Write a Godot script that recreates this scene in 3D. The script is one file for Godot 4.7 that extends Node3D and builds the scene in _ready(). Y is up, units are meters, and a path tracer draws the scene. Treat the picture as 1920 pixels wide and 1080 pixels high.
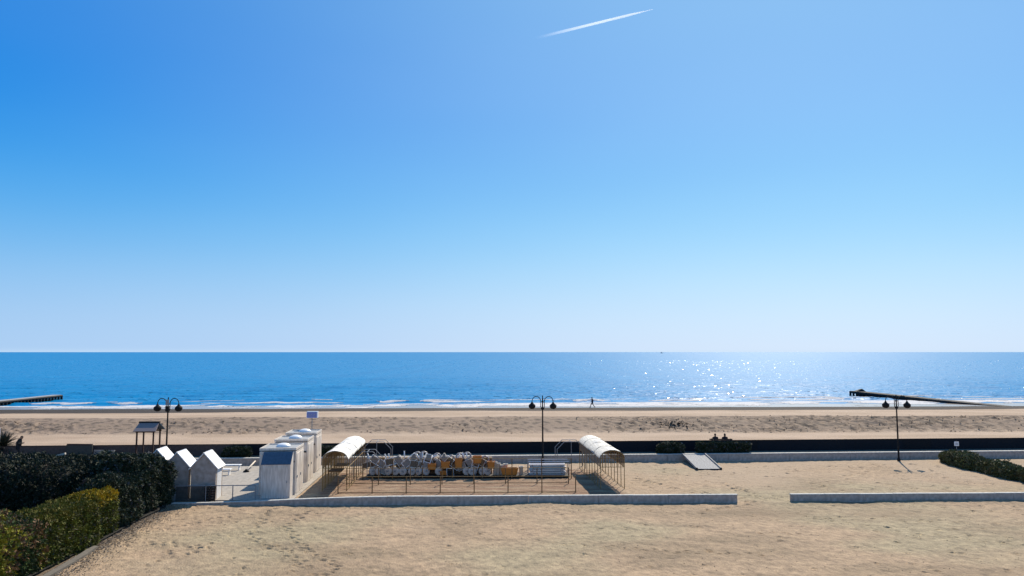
extends Node3D

const FLAT := -1
const YAW := 0.066
var taken := {}
var M := {}
var rng := RandomNumberGenerator.new()
var n1 := FastNoiseLite.new()
var n2 := FastNoiseLite.new()
var n3 := FastNoiseLite.new()

# ---------------------------------------------------------------- helpers
class MB:
	var st := SurfaceTool.new()
	var tint := Color(1, 1, 1)
	func _init(smooth := false):
		st.begin(Mesh.PRIMITIVE_TRIANGLES)
		st.set_smooth_group(0 if smooth else -1)
	func tri(a: Vector3, b: Vector3, c: Vector3):
		for p in [a, b, c]:
			st.set_color(tint)
			st.add_vertex(p)
	func quad(a: Vector3, b: Vector3, c: Vector3, d: Vector3):
		tri(a, b, c)
		tri(a, c, d)
	func hexa(p: Array):   # 0-3 bottom ring, 4-7 top ring, counter-clockwise from above
		quad(p[4], p[7], p[6], p[5])
		quad(p[0], p[1], p[2], p[3])
		for i in 4:
			var j := (i + 1) % 4
			quad(p[i], p[i + 4], p[j + 4], p[j])
	func box(c: Vector3, s: Vector3, b := Basis()):
		var h := s / 2
		var p := []
		for y in [-h.y, h.y]:
			for q in [[-h.x, h.z], [h.x, h.z], [h.x, -h.z], [-h.x, -h.z]]:
				p.append(c + b * Vector3(q[0], y, q[1]))
		hexa(p)
	func bevel(c: Vector3, s: Vector3, e: float, b := Basis()):   # a box whose top and bottom edges are chamfered
		var h := s / 2
		var lev := [[-h.y, e], [-h.y + e, 0.0], [h.y - e, 0.0], [h.y, e]]
		var rings := []
		for l in lev:
			var r := []
			for q in [[-1, 1], [1, 1], [1, -1], [-1, -1]]:
				r.append(c + b * Vector3(q[0] * (h.x - l[1]), l[0], q[1] * (h.z - l[1])))
			rings.append(r)
		loft(rings)
	func loft(rings: Array, caps := true):
		var n: int = rings[0].size()
		for k in rings.size() - 1:
			for i in n:
				var j := (i + 1) % n
				quad(rings[k][i], rings[k + 1][i], rings[k + 1][j], rings[k][j])
		if caps:
			for i in range(1, n - 1):
				tri(rings[0][0], rings[0][i], rings[0][i + 1])
				var t: Array = rings[-1]
				tri(t[0], t[i + 1], t[i])
	func tube(pts: Array, r, n := 6):
		var rings := []
		var last := Vector3.ZERO
		for k in pts.size():
			var d: Vector3 = (pts[mini(k + 1, pts.size() - 1)] - pts[maxi(k - 1, 0)]).normalized()
			var u := last - d * last.dot(d)
			if u.length() < 0.01:
				u = d.cross(Vector3.UP if absf(d.y) < 0.9 else Vector3.RIGHT)
			u = u.normalized()
			last = u
			var v := d.cross(u)
			var rr: float = r[k] if r is Array else r
			var ring := []
			for i in n:
				var a := TAU * i / n
				ring.append(pts[k] + (u * cos(a) - v * sin(a)) * rr)
			rings.append(ring)
		loft(rings)
	func lathe(prof: Array, n := 12, o := Vector3.ZERO, b := Basis()):   # [radius, height] upwards
		var rings := []
		for p in prof:
			var ring := []
			for i in n:
				var a := TAU * i / n
				ring.append(o + b * Vector3(cos(a) * p[0], p[1], -sin(a) * p[0]))
			rings.append(ring)
		loft(rings)
	func torus(R: float, r: float, o: Vector3, b: Basis, n := 18, m := 6):
		for i in n:
			for j in m:
				var q := []
				for e in [[0, 0], [0, 1], [1, 1], [1, 0]]:
					var a: float = TAU * (i + e[0]) / n
					var c: float = TAU * (j + e[1]) / m
					q.append(o + b * Vector3(cos(a) * (R + r * cos(c)), r * sin(c), -sin(a) * (R + r * cos(c))))
				quad(q[0], q[1], q[2], q[3])
	func done() -> ArrayMesh:
		st.generate_normals()
		return st.commit()

func numbered(called: String, parent: Node) -> String:
	if not parent.has_node(called):
		return called
	var key := str(parent.get_instance_id()) + called
	var k: int = taken.get(key, 0) + 1
	while parent.has_node("%s_%03d" % [called, k]):
		k += 1
	taken[key] = k
	return "%s_%03d" % [called, k]

func tag(o: Node, label: String, category := "", group := "", kind := ""):
	if label: o.set_meta("label", label)
	if category: o.set_meta("category", category)
	if group: o.set_meta("group", group)
	if kind: o.set_meta("kind", kind)
	return o

func put(called: String, mesh: Mesh, m: Material, parent: Node = null) -> MeshInstance3D:
	if parent == null: parent = self
	var o := MeshInstance3D.new()
	o.name = numbered(called, parent)
	o.mesh = mesh
	o.material_override = m
	parent.add_child(o, true)
	return o

func thing(called: String, label: String, category: String, at: Vector3, yaw := 0.0, group := "") -> Node3D:
	var o := Node3D.new()
	o.name = numbered(called, self)
	add_child(o, true)
	o.position = at
	o.rotation.y = yaw
	tag(o, label, category, group)
	return o

func copy(o: Node3D, label: String, at: Vector3, yaw := 0.0) -> Node3D:
	var c: Node3D = o.duplicate()
	c.name = numbered(String(o.name), self)
	add_child(c, true)
	c.position = at
	c.rotation.y = yaw
	c.set_meta("label", label)
	return c

func mat(r: float, g: float, b: float, rough := 0.8, tex: Texture2D = null, scale := 1.0, bump: Texture2D = null, bump_cm := 1.0) -> StandardMaterial3D:
	var m := StandardMaterial3D.new()
	m.albedo_color = Color(r, g, b).linear_to_srgb()
	m.roughness = rough
	if tex:
		m.albedo_texture = tex
	if bump:
		m.heightmap_enabled = true
		m.heightmap_texture = bump
		m.heightmap_scale = bump_cm
	if tex or bump:
		m.uv1_triplanar = true
		m.uv1_world_triplanar = true
		m.uv1_scale = Vector3.ONE * scale
	return m

func noise_tex(seed_: int, freq: float, lo: Color, hi: Color, size := 512, octaves := 4, kind := FastNoiseLite.TYPE_SIMPLEX_SMOOTH, normal := 0.0) -> NoiseTexture2D:
	var n := FastNoiseLite.new()
	n.seed = seed_
	n.frequency = freq
	n.noise_type = kind
	n.fractal_octaves = octaves
	var t := NoiseTexture2D.new()
	t.width = size
	t.height = size
	t.seamless = true
	t.noise = n
	if normal > 0:
		t.as_normal_map = true
		t.bump_strength = normal
	else:
		var g := Gradient.new()
		g.set_color(0, lo)
		g.set_color(1, hi)
		t.color_ramp = g
	return t

func grid(xs: PackedFloat32Array, zs: PackedFloat32Array, height: Callable, colour: Callable) -> ArrayMesh:
	var nx := xs.size()
	var nz := zs.size()
	var v := PackedVector3Array()
	var c := PackedColorArray()
	var nn := PackedVector3Array()
	var idx := PackedInt32Array()
	v.resize(nx * nz); c.resize(nx * nz); nn.resize(nx * nz)
	for j in nz:
		for i in nx:
			v[j * nx + i] = Vector3(xs[i], height.call(xs[i], zs[j]), -zs[j])
	for j in nz:
		for i in nx:
			var a := v[j * nx + mini(i + 1, nx - 1)] - v[j * nx + maxi(i - 1, 0)]
			var b := v[mini(j + 1, nz - 1) * nx + i] - v[maxi(j - 1, 0) * nx + i]
			nn[j * nx + i] = a.cross(b).normalized()
			c[j * nx + i] = colour.call(v[j * nx + i])
	for j in nz - 1:
		for i in nx - 1:
			var k := j * nx + i
			idx.append_array(PackedInt32Array([k, k + nx, k + 1, k + 1, k + nx, k + nx + 1]))
	var arr := []
	arr.resize(Mesh.ARRAY_MAX)
	arr[Mesh.ARRAY_VERTEX] = v
	arr[Mesh.ARRAY_NORMAL] = nn
	arr[Mesh.ARRAY_COLOR] = c
	arr[Mesh.ARRAY_INDEX] = idx
	var m := ArrayMesh.new()
	m.add_surface_from_arrays(Mesh.PRIMITIVE_TRIANGLES, arr)
	return m

func steps(lo: float, f0: float, f1: float, hi: float, d: float, grow := 1.25) -> PackedFloat32Array:
	# fine steps d between f0 and f1, growing outwards to lo and hi
	var a := []
	var x := f0
	var s := d
	while x > lo:
		s *= grow
		x = maxf(x - s, lo)
		a.append(x)
	a.reverse()
	x = f0
	while x <= f1:
		a.append(x)
		x += d
	s = d
	while x < hi:
		a.append(x)
		s *= grow
		x += s
	a.append(hi)
	return PackedFloat32Array(a)

func lerp_c(a: Color, b: Color, t: float) -> Color:
	return a.lerp(b, clampf(t, 0, 1))

# ---------------------------------------------------------------- sky
func make_sky() -> Image:
	var w := 1024
	var h := 512
	var im := Image.create(w, h, false, Image.FORMAT_RGBF)
	var el := deg_to_rad(SUN_EL)
	var az := deg_to_rad(SUN_AZ)
	var sun := Vector3(sin(az) * cos(el), sin(el), -cos(az) * cos(el))
	for y in h:
		var e := PI / 2 - (y + 0.5) / h * PI
		var deg := rad_to_deg(maxf(e, 0))
		var c0 := Vector3(-0.008, 0.195, 0.66) * lerpf(1.0, 0.62, smoothstep(22.0, 90.0, deg))
		c0.x = maxf(c0.x, -0.008)
		c0 += Vector3(0.375 * exp(-pow(deg / 8.0, 2.0)), 0.39 * exp(-pow(deg / 11.5, 2.0)), 0.22 * exp(-pow(deg / 20.0, 2.0)))
		var glow := Vector3(0.265, 0.335, 0.20).lerp(Vector3(0.345, 0.25, 0.12), exp(-deg / 8.0))
		for x in w:
			var a := (x + 0.5) / w * TAU      # 0 is -z, to the right positive
			var da := rad_to_deg(absf(wrapf(a - deg_to_rad(SUN_AZ + 5.0), -PI, PI))) * cos(e)
			var de := (deg - SUN_EL) * (0.30 if deg < SUN_EL else 0.9)
			var c := c0 + glow * exp(-(da * da + de * de) / (43.0 * 43.0))
			var d := Vector3(sin(a) * cos(e), sin(e), -cos(a) * cos(e))
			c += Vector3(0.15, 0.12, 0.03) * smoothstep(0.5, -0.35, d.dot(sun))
			c += Vector3(1, 1, 0.6) * (0.016 * n1.get_noise_3d(d.x * 22.0, d.y * 90.0, d.z * 22.0))
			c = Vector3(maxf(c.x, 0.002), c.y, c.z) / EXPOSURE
			im.set_pixel(x, y, Color(c.x, c.y, c.z))
	return im

const EXPOSURE := 1.25
const SUN_AZ := 20.0
const SUN_EL := 41.0

func setup():
	var cam := Camera3D.new()
	cam.name = "camera"
	add_child(cam)
	cam.position = Vector3(0, 9, 0)
	cam.rotation.x = atan(120.0 / 1371.0)
	cam.fov = rad_to_deg(2 * atan(540.0 / 1371.0))
	cam.near = 0.1
	cam.far = 90000
	var env := Environment.new()
	env.background_mode = Environment.BG_SKY
	var pano := PanoramaSkyMaterial.new()
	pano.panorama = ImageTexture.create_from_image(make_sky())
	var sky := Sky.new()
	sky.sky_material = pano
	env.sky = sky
	env.tonemap_mode = Environment.TONE_MAPPER_LINEAR
	env.tonemap_exposure = EXPOSURE
	env.sdfgi_enabled = true
	env.ssao_enabled = true
	env.ssil_enabled = true
	var we := WorldEnvironment.new()
	we.name = "world_environment"
	we.environment = env
	add_child(we)
	var sun := DirectionalLight3D.new()
	sun.name = "sun"
	sun.light_energy = 1.6
	sun.light_color = Color(1.0, 0.95, 0.87)
	sun.light_angular_distance = 0.5
	sun.shadow_enabled = true
	var az := deg_to_rad(SUN_AZ)
	var el := deg_to_rad(SUN_EL)
	var to_sun := Vector3(sin(az) * cos(el), sin(el), -cos(az) * cos(el))
	sun.basis = Basis.looking_at(-to_sun, Vector3.UP)
	add_child(sun)

func materials():
	var grain := noise_tex(3, 0.06, Color(0.80, 0.80, 0.80), Color(1, 1, 1), 512, 5)
	var fine := noise_tex(5, 0.05, Color(0, 0, 0), Color(1, 1, 1), 512, 5)
	var stain := noise_tex(9, 0.012, Color(0.78, 0.78, 0.77), Color(1, 1, 1), 512, 5)
	var dirt := noise_tex(14, 0.02, Color(0.6, 0.6, 0.59), Color(1.0, 1.0, 1.0), 512, 5)
	var faint := noise_tex(10, 0.01, Color(0.78, 0.76, 0.73), Color(1, 1, 1), 512, 5)
	var wood := noise_tex(12, 0.03, Color(0.6, 0.58, 0.55), Color(1, 1, 1), 256, 4)
	M.sand = mat(1, 1, 1, 0.95, grain, 0.35, fine, 3.0)
	M.sand.vertex_color_use_as_albedo = true
	M.beach = mat(1, 1, 1, 0.95, grain, 0.22, fine, 6.0)
	M.beach.vertex_color_use_as_albedo = true
	M.wet = mat(0.26, 0.22, 0.19, 0.22)
	M.concrete = mat(0.52, 0.44, 0.375, 0.9, stain, 0.5, fine, 0.6)
	M.slab = mat(0.42, 0.38, 0.33, 0.9, stain, 0.4, fine, 0.4)
	M.lit_cap = mat(0.62, 0.60, 0.55, 0.9, stain, 0.5)  # paler than M.concrete: sunlight on wall tops put into the colour
	M.path = mat(0.13, 0.135, 0.11, 0.95, stain, 0.4)
	M.white = mat(0.80, 0.79, 0.77, 0.55)
	M.cabin = mat(0.84, 0.76, 0.67, 0.6, faint, 1.0)
	M.cabin.uv1_scale = Vector3(1.1, 0.16, 1.1)
	M.hut_wall = mat(0.50, 0.43, 0.375, 0.8, faint, 0.4)  # white walls darkened: their shade is put into the colour
	M.edging = mat(0.16, 0.14, 0.115, 0.95, stain, 0.8)
	M.white_metal = mat(0.78, 0.78, 0.77, 0.4)
	M.bluegrey = mat(0.075, 0.12, 0.18, 0.5, stain, 0.8)
	M.roof_grey = mat(0.38, 0.39, 0.40, 0.7, stain, 0.8)
	M.dark_door = mat(0.25, 0.25, 0.25, 0.7)
	M.black = mat(0.005, 0.004, 0.004, 0.9)
	M.lantern = mat(0.004, 0.0035, 0.004, 0.9)
	M.cloth = mat(0.006, 0.008, 0.014, 0.95, stain, 0.7)
	M.cloth_faded = mat(0.010, 0.012, 0.019, 0.95, dirt, 0.5)
	M.cloth_dull = mat(0.009, 0.009, 0.012, 0.95, dirt, 0.5)
	M.brown_cloth = mat(0.13, 0.088, 0.072, 0.95, stain, 0.7)
	M.brown = mat(0.055, 0.022, 0.016, 0.8, wood, 1.0)
	M.box_dark = mat(0.06, 0.06, 0.05, 0.7, stain, 0.7)
	M.pale_panel = mat(0.32, 0.28, 0.26, 0.7, stain, 0.7)
	M.steel = mat(0.22, 0.23, 0.24, 0.5)
	M.ochre = mat(0.44, 0.28, 0.09, 0.7, wood, 1.5)
	M.rust = mat(0.27, 0.16, 0.06, 0.8, wood, 2.0)
	M.canopy = mat(0.78, 0.77, 0.75, 0.65, stain, 0.45)
	M.canopy_worn = mat(0.74, 0.73, 0.70, 0.65, dirt, 0.9)
	M.canopy.backlight_enabled = true
	M.canopy.backlight = Color(0.12, 0.10, 0.07)
	M.dark_wood = mat(0.045, 0.032, 0.026, 0.85, wood, 1.2)
	M.pier = mat(0.007, 0.007, 0.009, 0.8, wood, 0.6)
	M.pier_top = mat(0.009, 0.010, 0.013, 0.85, wood, 0.5)
	M.plank = mat(0.46, 0.47, 0.48, 0.8, wood, 1.0)
	M.sign_blue = mat(0.16, 0.19, 0.45, 0.5)
	M.disc = mat(0.72, 0.58, 0.47, 0.85, stain, 1.5)
	M.ring = mat(0.33, 0.29, 0.27, 0.45)
	M.orange = mat(0.55, 0.19, 0.025, 0.45)
	M.cream = mat(0.60, 0.52, 0.42, 0.7)
	M.bed_frame = mat(0.42, 0.38, 0.37, 0.5)
	M.sling = mat(0.36, 0.28, 0.22, 0.85, stain, 1.5)
	M.crate = mat(0.26, 0.17, 0.10, 0.85, wood, 1.0)
	M.film = mat(0.34, 0.29, 0.29, 0.3)
	M.foam = mat(0.62, 0.62, 0.64, 0.9, stain, 0.35)
	M.leaf = mat(1, 1, 1, 0.7)
	M.leaf.metallic_specular = 0.35
	M.leaf.vertex_color_use_as_albedo = true
	M.leaf.backlight_enabled = true
	M.leaf.backlight = Color(0.22, 0.22, 0.22)
	M.shade_core = mat(0.008, 0.010, 0.006, 0.95)  # solid cores inside the plants, added to block light
	M.soil = mat(0.022, 0.019, 0.014, 0.95, grain, 0.5, fine, 6.0)
	M.person = mat(1, 1, 1, 0.85)
	M.person.vertex_color_use_as_albedo = true
	M.net = mat(0.24, 0.15, 0.08, 0.95)
	M.net.transparency = BaseMaterial3D.TRANSPARENCY_ALPHA
	M.net.albedo_color.a = 0.72
	M.shade_net = mat(0.03, 0.024, 0.018, 0.95)
	M.shade_net.transparency = BaseMaterial3D.TRANSPARENCY_ALPHA
	M.shade_net.albedo_color.a = 0.6
	M.trail = mat(1, 1, 1, 1.0)
	M.trail.vertex_color_use_as_albedo = true
	M.trail.transparency = BaseMaterial3D.TRANSPARENCY_ALPHA
	M.trail.backlight_enabled = true
	M.trail.backlight = Color(1, 1, 1)
	var sea := mat(0.001, 0.225, 0.47, 0.32)
	sea.normal_enabled = true
	sea.normal_texture = noise_tex(21, 0.02, Color.BLACK, Color.WHITE, 1024, 5, FastNoiseLite.TYPE_SIMPLEX_SMOOTH, 9.0)
	sea.normal_scale = 0.4
	sea.albedo_texture = noise_tex(22, 0.012, Color(0.62, 0.78, 0.84), Color(1, 1, 1), 512, 4)
	sea.uv1_triplanar = true
	sea.uv1_world_triplanar = true
	sea.uv1_scale = Vector3(0.010, 0.02, 0.028)
	sea.metallic_specular = 0.2
	M.sea = sea
	var glint := mat(0.001, 0.21, 0.44, 0.22)
	glint.metallic_specular = 0.5
	M.glint = glint

# ---------------------------------------------------------------- terrain
func wall1_z(x: float) -> float: return 44.3 + 0.03 * x
func wall2_z(x: float) -> float: return 60.5 + 0.066 * x
func fence_z(x: float) -> float: return 62.7 + 0.066 * x
func dark_line(x: float) -> float: return 127.6 + 0.045 * x

var prints := {}

func yard_y(x: float, z: float) -> float:
	var y := n1.get_noise_2d(x * 1.2, z * 1.2) * 0.06 + n2.get_noise_2d(x * 3.0, z * 3.0) * 0.028
	y += n3.get_noise_2d(x * 9.0, z * 9.0) * 0.03 + n2.get_noise_2d(x * 30.0, z * 24.0) * 0.022
	var key := Vector2i(floori(x), floori(z))
	if prints.has(key):
		for p in prints[key]:
			var d: float = Vector2((x - p.x) / 1.0, (z - p.y) / 0.8).length() / p.z
			if d < 2.0:
				y += -0.12 * exp(-d * d * 1.8) + 0.035 * exp(-pow((d - 1.3) / 0.35, 2.0))
	var dw := z - (wall1_z(x) - 0.15)
	y += 0.10 * exp(-dw * dw * 3.0) * clampf(0.4 + n2.get_noise_2d(x * 1.5, 9.0) * 2.0, 0, 1)
	y += 0.012 * n3.get_noise_2d(x * 3.0 + z * 2.0, z * 14.0) * clampf(n1.get_noise_2d(x * 2.0, z * 2.0 + 30.0) * 3.0, 0, 1)
	if z > wall2_z(x) + 0.1:
		y -= 0.6
	# the kerb wall is part buried by drifted sand at its left end
	return y

func yard_c(v: Vector3) -> Color:
	var x := v.x
	var z := -v.z
	var c := Color(0.425, 0.295, 0.178)
	c = lerp_c(c, Color(0.375, 0.295, 0.175), (n1.get_noise_2d(x * 1.1 + 40, z * 1.6) + 0.1) * 1.9)
	c = lerp_c(c, Color(0.29, 0.205, 0.12), (n2.get_noise_2d(x * 1.0 - 70, z * 2.0) - 0.02) * 1.5)
	c = c * (1.0 + 0.22 * n3.get_noise_2d(x * 7.0 + 11.0, z * 9.0) + 0.12 * n2.get_noise_2d(x * 4.0, z * 6.0 + 70.0) + 0.34 * n2.get_noise_2d(x * 48.0, z * 34.0) + 0.2 * n3.get_noise_2d(x * 22.0 + 5.0, z * 16.0))
	c = lerp_c(c, Color(0.455, 0.33, 0.215), (z - 47.0) / 6.0 * (0.5 + n2.get_noise_2d(x, z)))
	# darker smeared strip along the seaward kerb wall, and the browner raked sand inside the cage
	var m := exp(-pow((z - 42.0) / 1.6, 2.0)) * smoothstep(2.0, 14.0, x) * smoothstep(30.0, 18.0, x)
	c = lerp_c(c, Color(0.25, 0.175, 0.10), m * 0.7 * (0.6 + n2.get_noise_2d(x * 2, z * 2)))
	var dx := x + 0.066 * (z - 48.0)
	if z > 45.0 and z < 57.0 and dx > -12.6 and dx < 7.4:
		var t := 0.75 + n3.get_noise_2d(x * 2.0, z * 9.0) * 0.9
		c = lerp_c(c, Color(0.25, 0.14, 0.075), t * smoothstep(0.0, 0.6, minf(dx + 12.6, 7.4 - dx)))
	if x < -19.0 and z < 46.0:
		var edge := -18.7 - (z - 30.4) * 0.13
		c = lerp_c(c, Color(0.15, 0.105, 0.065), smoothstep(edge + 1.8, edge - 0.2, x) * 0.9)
	return c

func beach_y(x: float, z: float) -> float:
	var z0 := z - 0.03 * x
	var y := lerpf(0.12, -0.22, smoothstep(64.0, 82.0, z0))
	var wob := n1.get_noise_2d(x * 0.6, 7.0) * 1.6
	var up := smoothstep(83.5 + wob, 94.0 + wob * 0.4, z0) * 0.95 * (1.0 + 0.16 * n1.get_noise_2d(x * 0.8, 90.0))
	var down := smoothstep(95.0, 108.0, z0)
	y += up * (1.0 - down) - 0.25 * down
	y -= 0.13 * smoothstep(108.0, 122.0, z0)
	var m := smoothstep(83.0, 86.0, z0) * smoothstep(95.5, 93.0, z0)
	var patch := clampf(0.6 + n1.get_noise_2d(x * 0.5 + 200, z * 0.8) * 1.9, 0, 1)
	y += m * patch * (n2.get_noise_2d(x * 12.0, z * 9.0) * 0.30 + n3.get_noise_2d(x * 14.0, z * 11.0) * 0.2)
	y += n2.get_noise_2d(x * 4.0, z * 4.0) * 0.05 * (1.0 - 0.7 * smoothstep(108.0, 116.0, z0))
	y += n2.get_noise_2d(x * 9.0 + 50, z * 9.0) * 0.04 * smoothstep(84, 78, z0)
	var wz := z - dark_line(x)
	if wz > -3.0:
		y -= 0.016 * (wz + 3.0)
	if z < fence_z(x) + 0.4:
		y -= 0.9
	return y

func beach_c(v: Vector3) -> Color:
	var z := -v.z
	var c := Color(0.54, 0.395, 0.275)
	c = lerp_c(c, Color(0.45, 0.32, 0.215), 0.5 + n1.get_noise_2d(v.x, z * 3.0) * 1.4)
	var z0 := z - 0.03 * v.x
	var m := smoothstep(83.0, 87.0, z0) * smoothstep(95.5, 94.0, z0)
	c = lerp_c(c, Color(0.29, 0.205, 0.14), m * 0.9)  # landward face of the bank darker: its shade put into the colour
	var patch := clampf(n1.get_noise_2d(v.x * 0.5 + 200, z * 0.8) * 1.9 + 0.1, 0, 1)
	if m > 0.1 and n2.get_noise_2d(v.x * 10.0 + 9, z * 8.0) > 0.22 - patch * 0.34:
		c = lerp_c(c, Color(0.08, 0.055, 0.038), 0.8 * m)
	var wz := z - dark_line(v.x) + n2.get_noise_2d(v.x * 0.8, 3.0) * 0.6
	var width := 7.0 + smoothstep(-10.0, -80.0, v.x) * 2.5 + n1.get_noise_2d(v.x * 0.4, 60) * 1.5
	c = lerp_c(c, Color(0.032, 0.021, 0.015), smoothstep(-width, -width + 1.0, wz))
	return c

func wet_y(x: float, z: float) -> float:
	return beach_y(x, z) + 0.012 * n1.get_noise_2d(x * 1.2, z * 2.0)

func sea_y(x: float, z: float) -> float:
	var fade := clampf((330.0 - z) / 160.0, 0, 1)
	var y := -0.8
	if fade > 0 and absf(x) < 420:
		var bend := n1.get_noise_2d(x * 0.12, z * 0.25) * 9.0
		var swell := sin((z + bend) * TAU / 8.5) * 0.11 * (0.6 + n1.get_noise_2d(x * 0.3, z * 0.5 + 80))
		var chop := n2.get_noise_2d(x * 1.2, z * 5.0) * 0.16
		# two low breakers that run along the shore
		var bz := z - dark_line(x) - 14.0 - 0.045 * x - n1.get_noise_2d(x * 0.35, 500) * 3.0
		var near := clampf(bz / 14.0, 0, 1)
		y += (swell + chop) * fade * (0.12 + 0.88 * near)
		y += 0.38 * exp(-pow((bz - 5.0) / 0.9, 2.0)) * clampf(0.35 + n1.get_noise_2d(x * 0.9, 40) * 1.8, 0, 1)
		y += 0.26 * exp(-pow((bz - 11.0) / 1.2, 2.0)) * clampf(0.2 + n1.get_noise_2d(x * 0.7, 140) * 1.8, 0, 1)
	return y

func footprint_add(x: float, z: float, r: float):
	for i in [-1, 0, 1]:
		for j in [-1, 0, 1]:
			var key := Vector2i(floori(x) + i, floori(z) + j)
			if not prints.has(key): prints[key] = []
			prints[key].append(Vector3(x, z, r))

func trail(pts: Array, gap := 0.4, r := 0.17):
	for k in pts.size() - 1:
		var a: Vector2 = pts[k]
		var b: Vector2 = pts[k + 1]
		var n := int(a.distance_to(b) / gap)
		for i in n:
			var p := a.lerp(b, float(i) / n)
			var d := (b - a).normalized().orthogonal() * (0.14 if i % 2 else -0.14)
			p += d + Vector2(rng.randf_range(-0.12, 0.12), rng.randf_range(-0.12, 0.12))
			if rng.randf() < 0.85:
				footprint_add(p.x, p.y, r * rng.randf_range(0.75, 1.25))

func terrain():
	trail([Vector2(-13.8, 42.8), Vector2(-13.2, 38.5), Vector2(-12.4, 36.0), Vector2(-9.5, 33.0), Vector2(-7.5, 30.0)])
	trail([Vector2(-11.5, 42.5), Vector2(-11.8, 39.0), Vector2(-9.8, 35.0), Vector2(-7.0, 31.0)])
	trail([Vector2(-15.0, 41.5), Vector2(-18.0, 38.0), Vector2(-19.0, 35.5)])
	trail([Vector2(-17.2, 35.4), Vector2(-14.0, 34.6), Vector2(-14.6, 33.6), Vector2(-15.8, 33.8)], 0.3, 0.15)
	trail([Vector2(2.0, 35.5), Vector2(7.0, 34.0), Vector2(11.5, 33.2)], 0.45, 0.11)
	trail([Vector2(12.0, 43.0), Vector2(15.5, 45.5), Vector2(14.5, 52.0)])
	trail([Vector2(9.0, 53.0), Vector2(11.0, 49.0), Vector2(13.5, 46.5)])
	trail([Vector2(16.0, 41.0), Vector2(22.0, 36.0), Vector2(26.0, 34.0)], 0.5, 0.11)
	for i in 260:
		footprint_add(rng.randf_range(-19, 32), rng.randf_range(29, 44), rng.randf_range(0.08, 0.14))
	for i in 160:
		footprint_add(rng.randf_range(7, 34), rng.randf_range(46, 60), rng.randf_range(0.10, 0.18))
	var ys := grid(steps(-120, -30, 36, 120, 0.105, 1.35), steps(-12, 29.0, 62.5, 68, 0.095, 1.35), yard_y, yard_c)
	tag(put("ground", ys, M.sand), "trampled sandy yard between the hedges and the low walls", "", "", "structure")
	var bs := grid(steps(-700, -96, 100, 700, 0.36), steps(58, 64, 134, 138, 0.36), beach_y, beach_c)
	tag(put("beach", bs, M.beach), "wide sandy beach with a raised sand bank", "", "", "structure")
	# wet sand: the beach goes on under the water from the dark line
	var xs := steps(-700, -100, 110, 700, 1.5)
	var b := MB.new(true)
	var rows := []
	for k in 40:
		var row := []
		for x in xs:
			var z := dark_line(x) + 0.5 + k * 1.5 + 0.5 * n2.get_noise_2d(x * 0.8, 3.0)
			row.append(Vector3(x, wet_y(x, z) + 0.012, -z))
		rows.append(row)
	for k in 39:
		for i in xs.size() - 1:
			b.quad(rows[k][i], rows[k + 1][i], rows[k + 1][i + 1], rows[k][i + 1])
	tag(put("wet_sand", b.done(), M.wet), "shining wet sand at the edge of the water", "", "", "structure")
	# the sea
	var zs := PackedFloat32Array()
	var z := 132.0
	while z < 60000.0:
		zs.append(z)
		z += maxf(0.7, (z - 230.0) * 0.02)
	var sx := steps(-50000, -180, 190, 50000, 2.5, 1.3)
	tag(put("sea", grid(sx, zs, sea_y, func(_v): return Color.WHITE), M.sea), "calm blue sea reaching to the horizon", "", "", "structure")

func foam_line(off: float, width: float, seed_: float, cover: float, x0: float, x1: float) -> MB:
	var b := MB.new(true)
	var x := x0
	while x < x1:
		var m := n2.get_noise_2d(x * 0.9 + seed_, seed_) + n1.get_noise_2d(x * 0.25, seed_ * 3) * 0.8
		var cov := cover - smoothstep(-50.0, 25.0, x) * 0.35
		if m > cov:
			var w := width * clampf((m - cov) * 3.0, 0.1, 1.0)
			var s := []
			for e in [0.0, 1.0]:
				var xx: float = x + e * 0.7
				var zc: float = dark_line(xx) + 14.0 + 0.045 * xx + n1.get_noise_2d(xx * 0.35, 500) * 3.0 + off + n3.get_noise_2d(xx * 2.0, seed_) * 0.5
				for k in 4:
					var zz: float = zc + (k / 3.0 - 0.5) * w * (1.0 + 0.5 * n3.get_noise_2d(xx * 5.0, k * 9.0 + seed_))
					s.append(Vector3(xx, maxf(sea_y(xx, zz), wet_y(xx, zz)) + 0.03 + (0.05 if k == 1 or k == 2 else 0.0), -zz))
			for k in 3:
				b.quad(s[k], s[k + 1], s[k + 5], s[k + 4])
		x += 0.7
	return b

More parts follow.
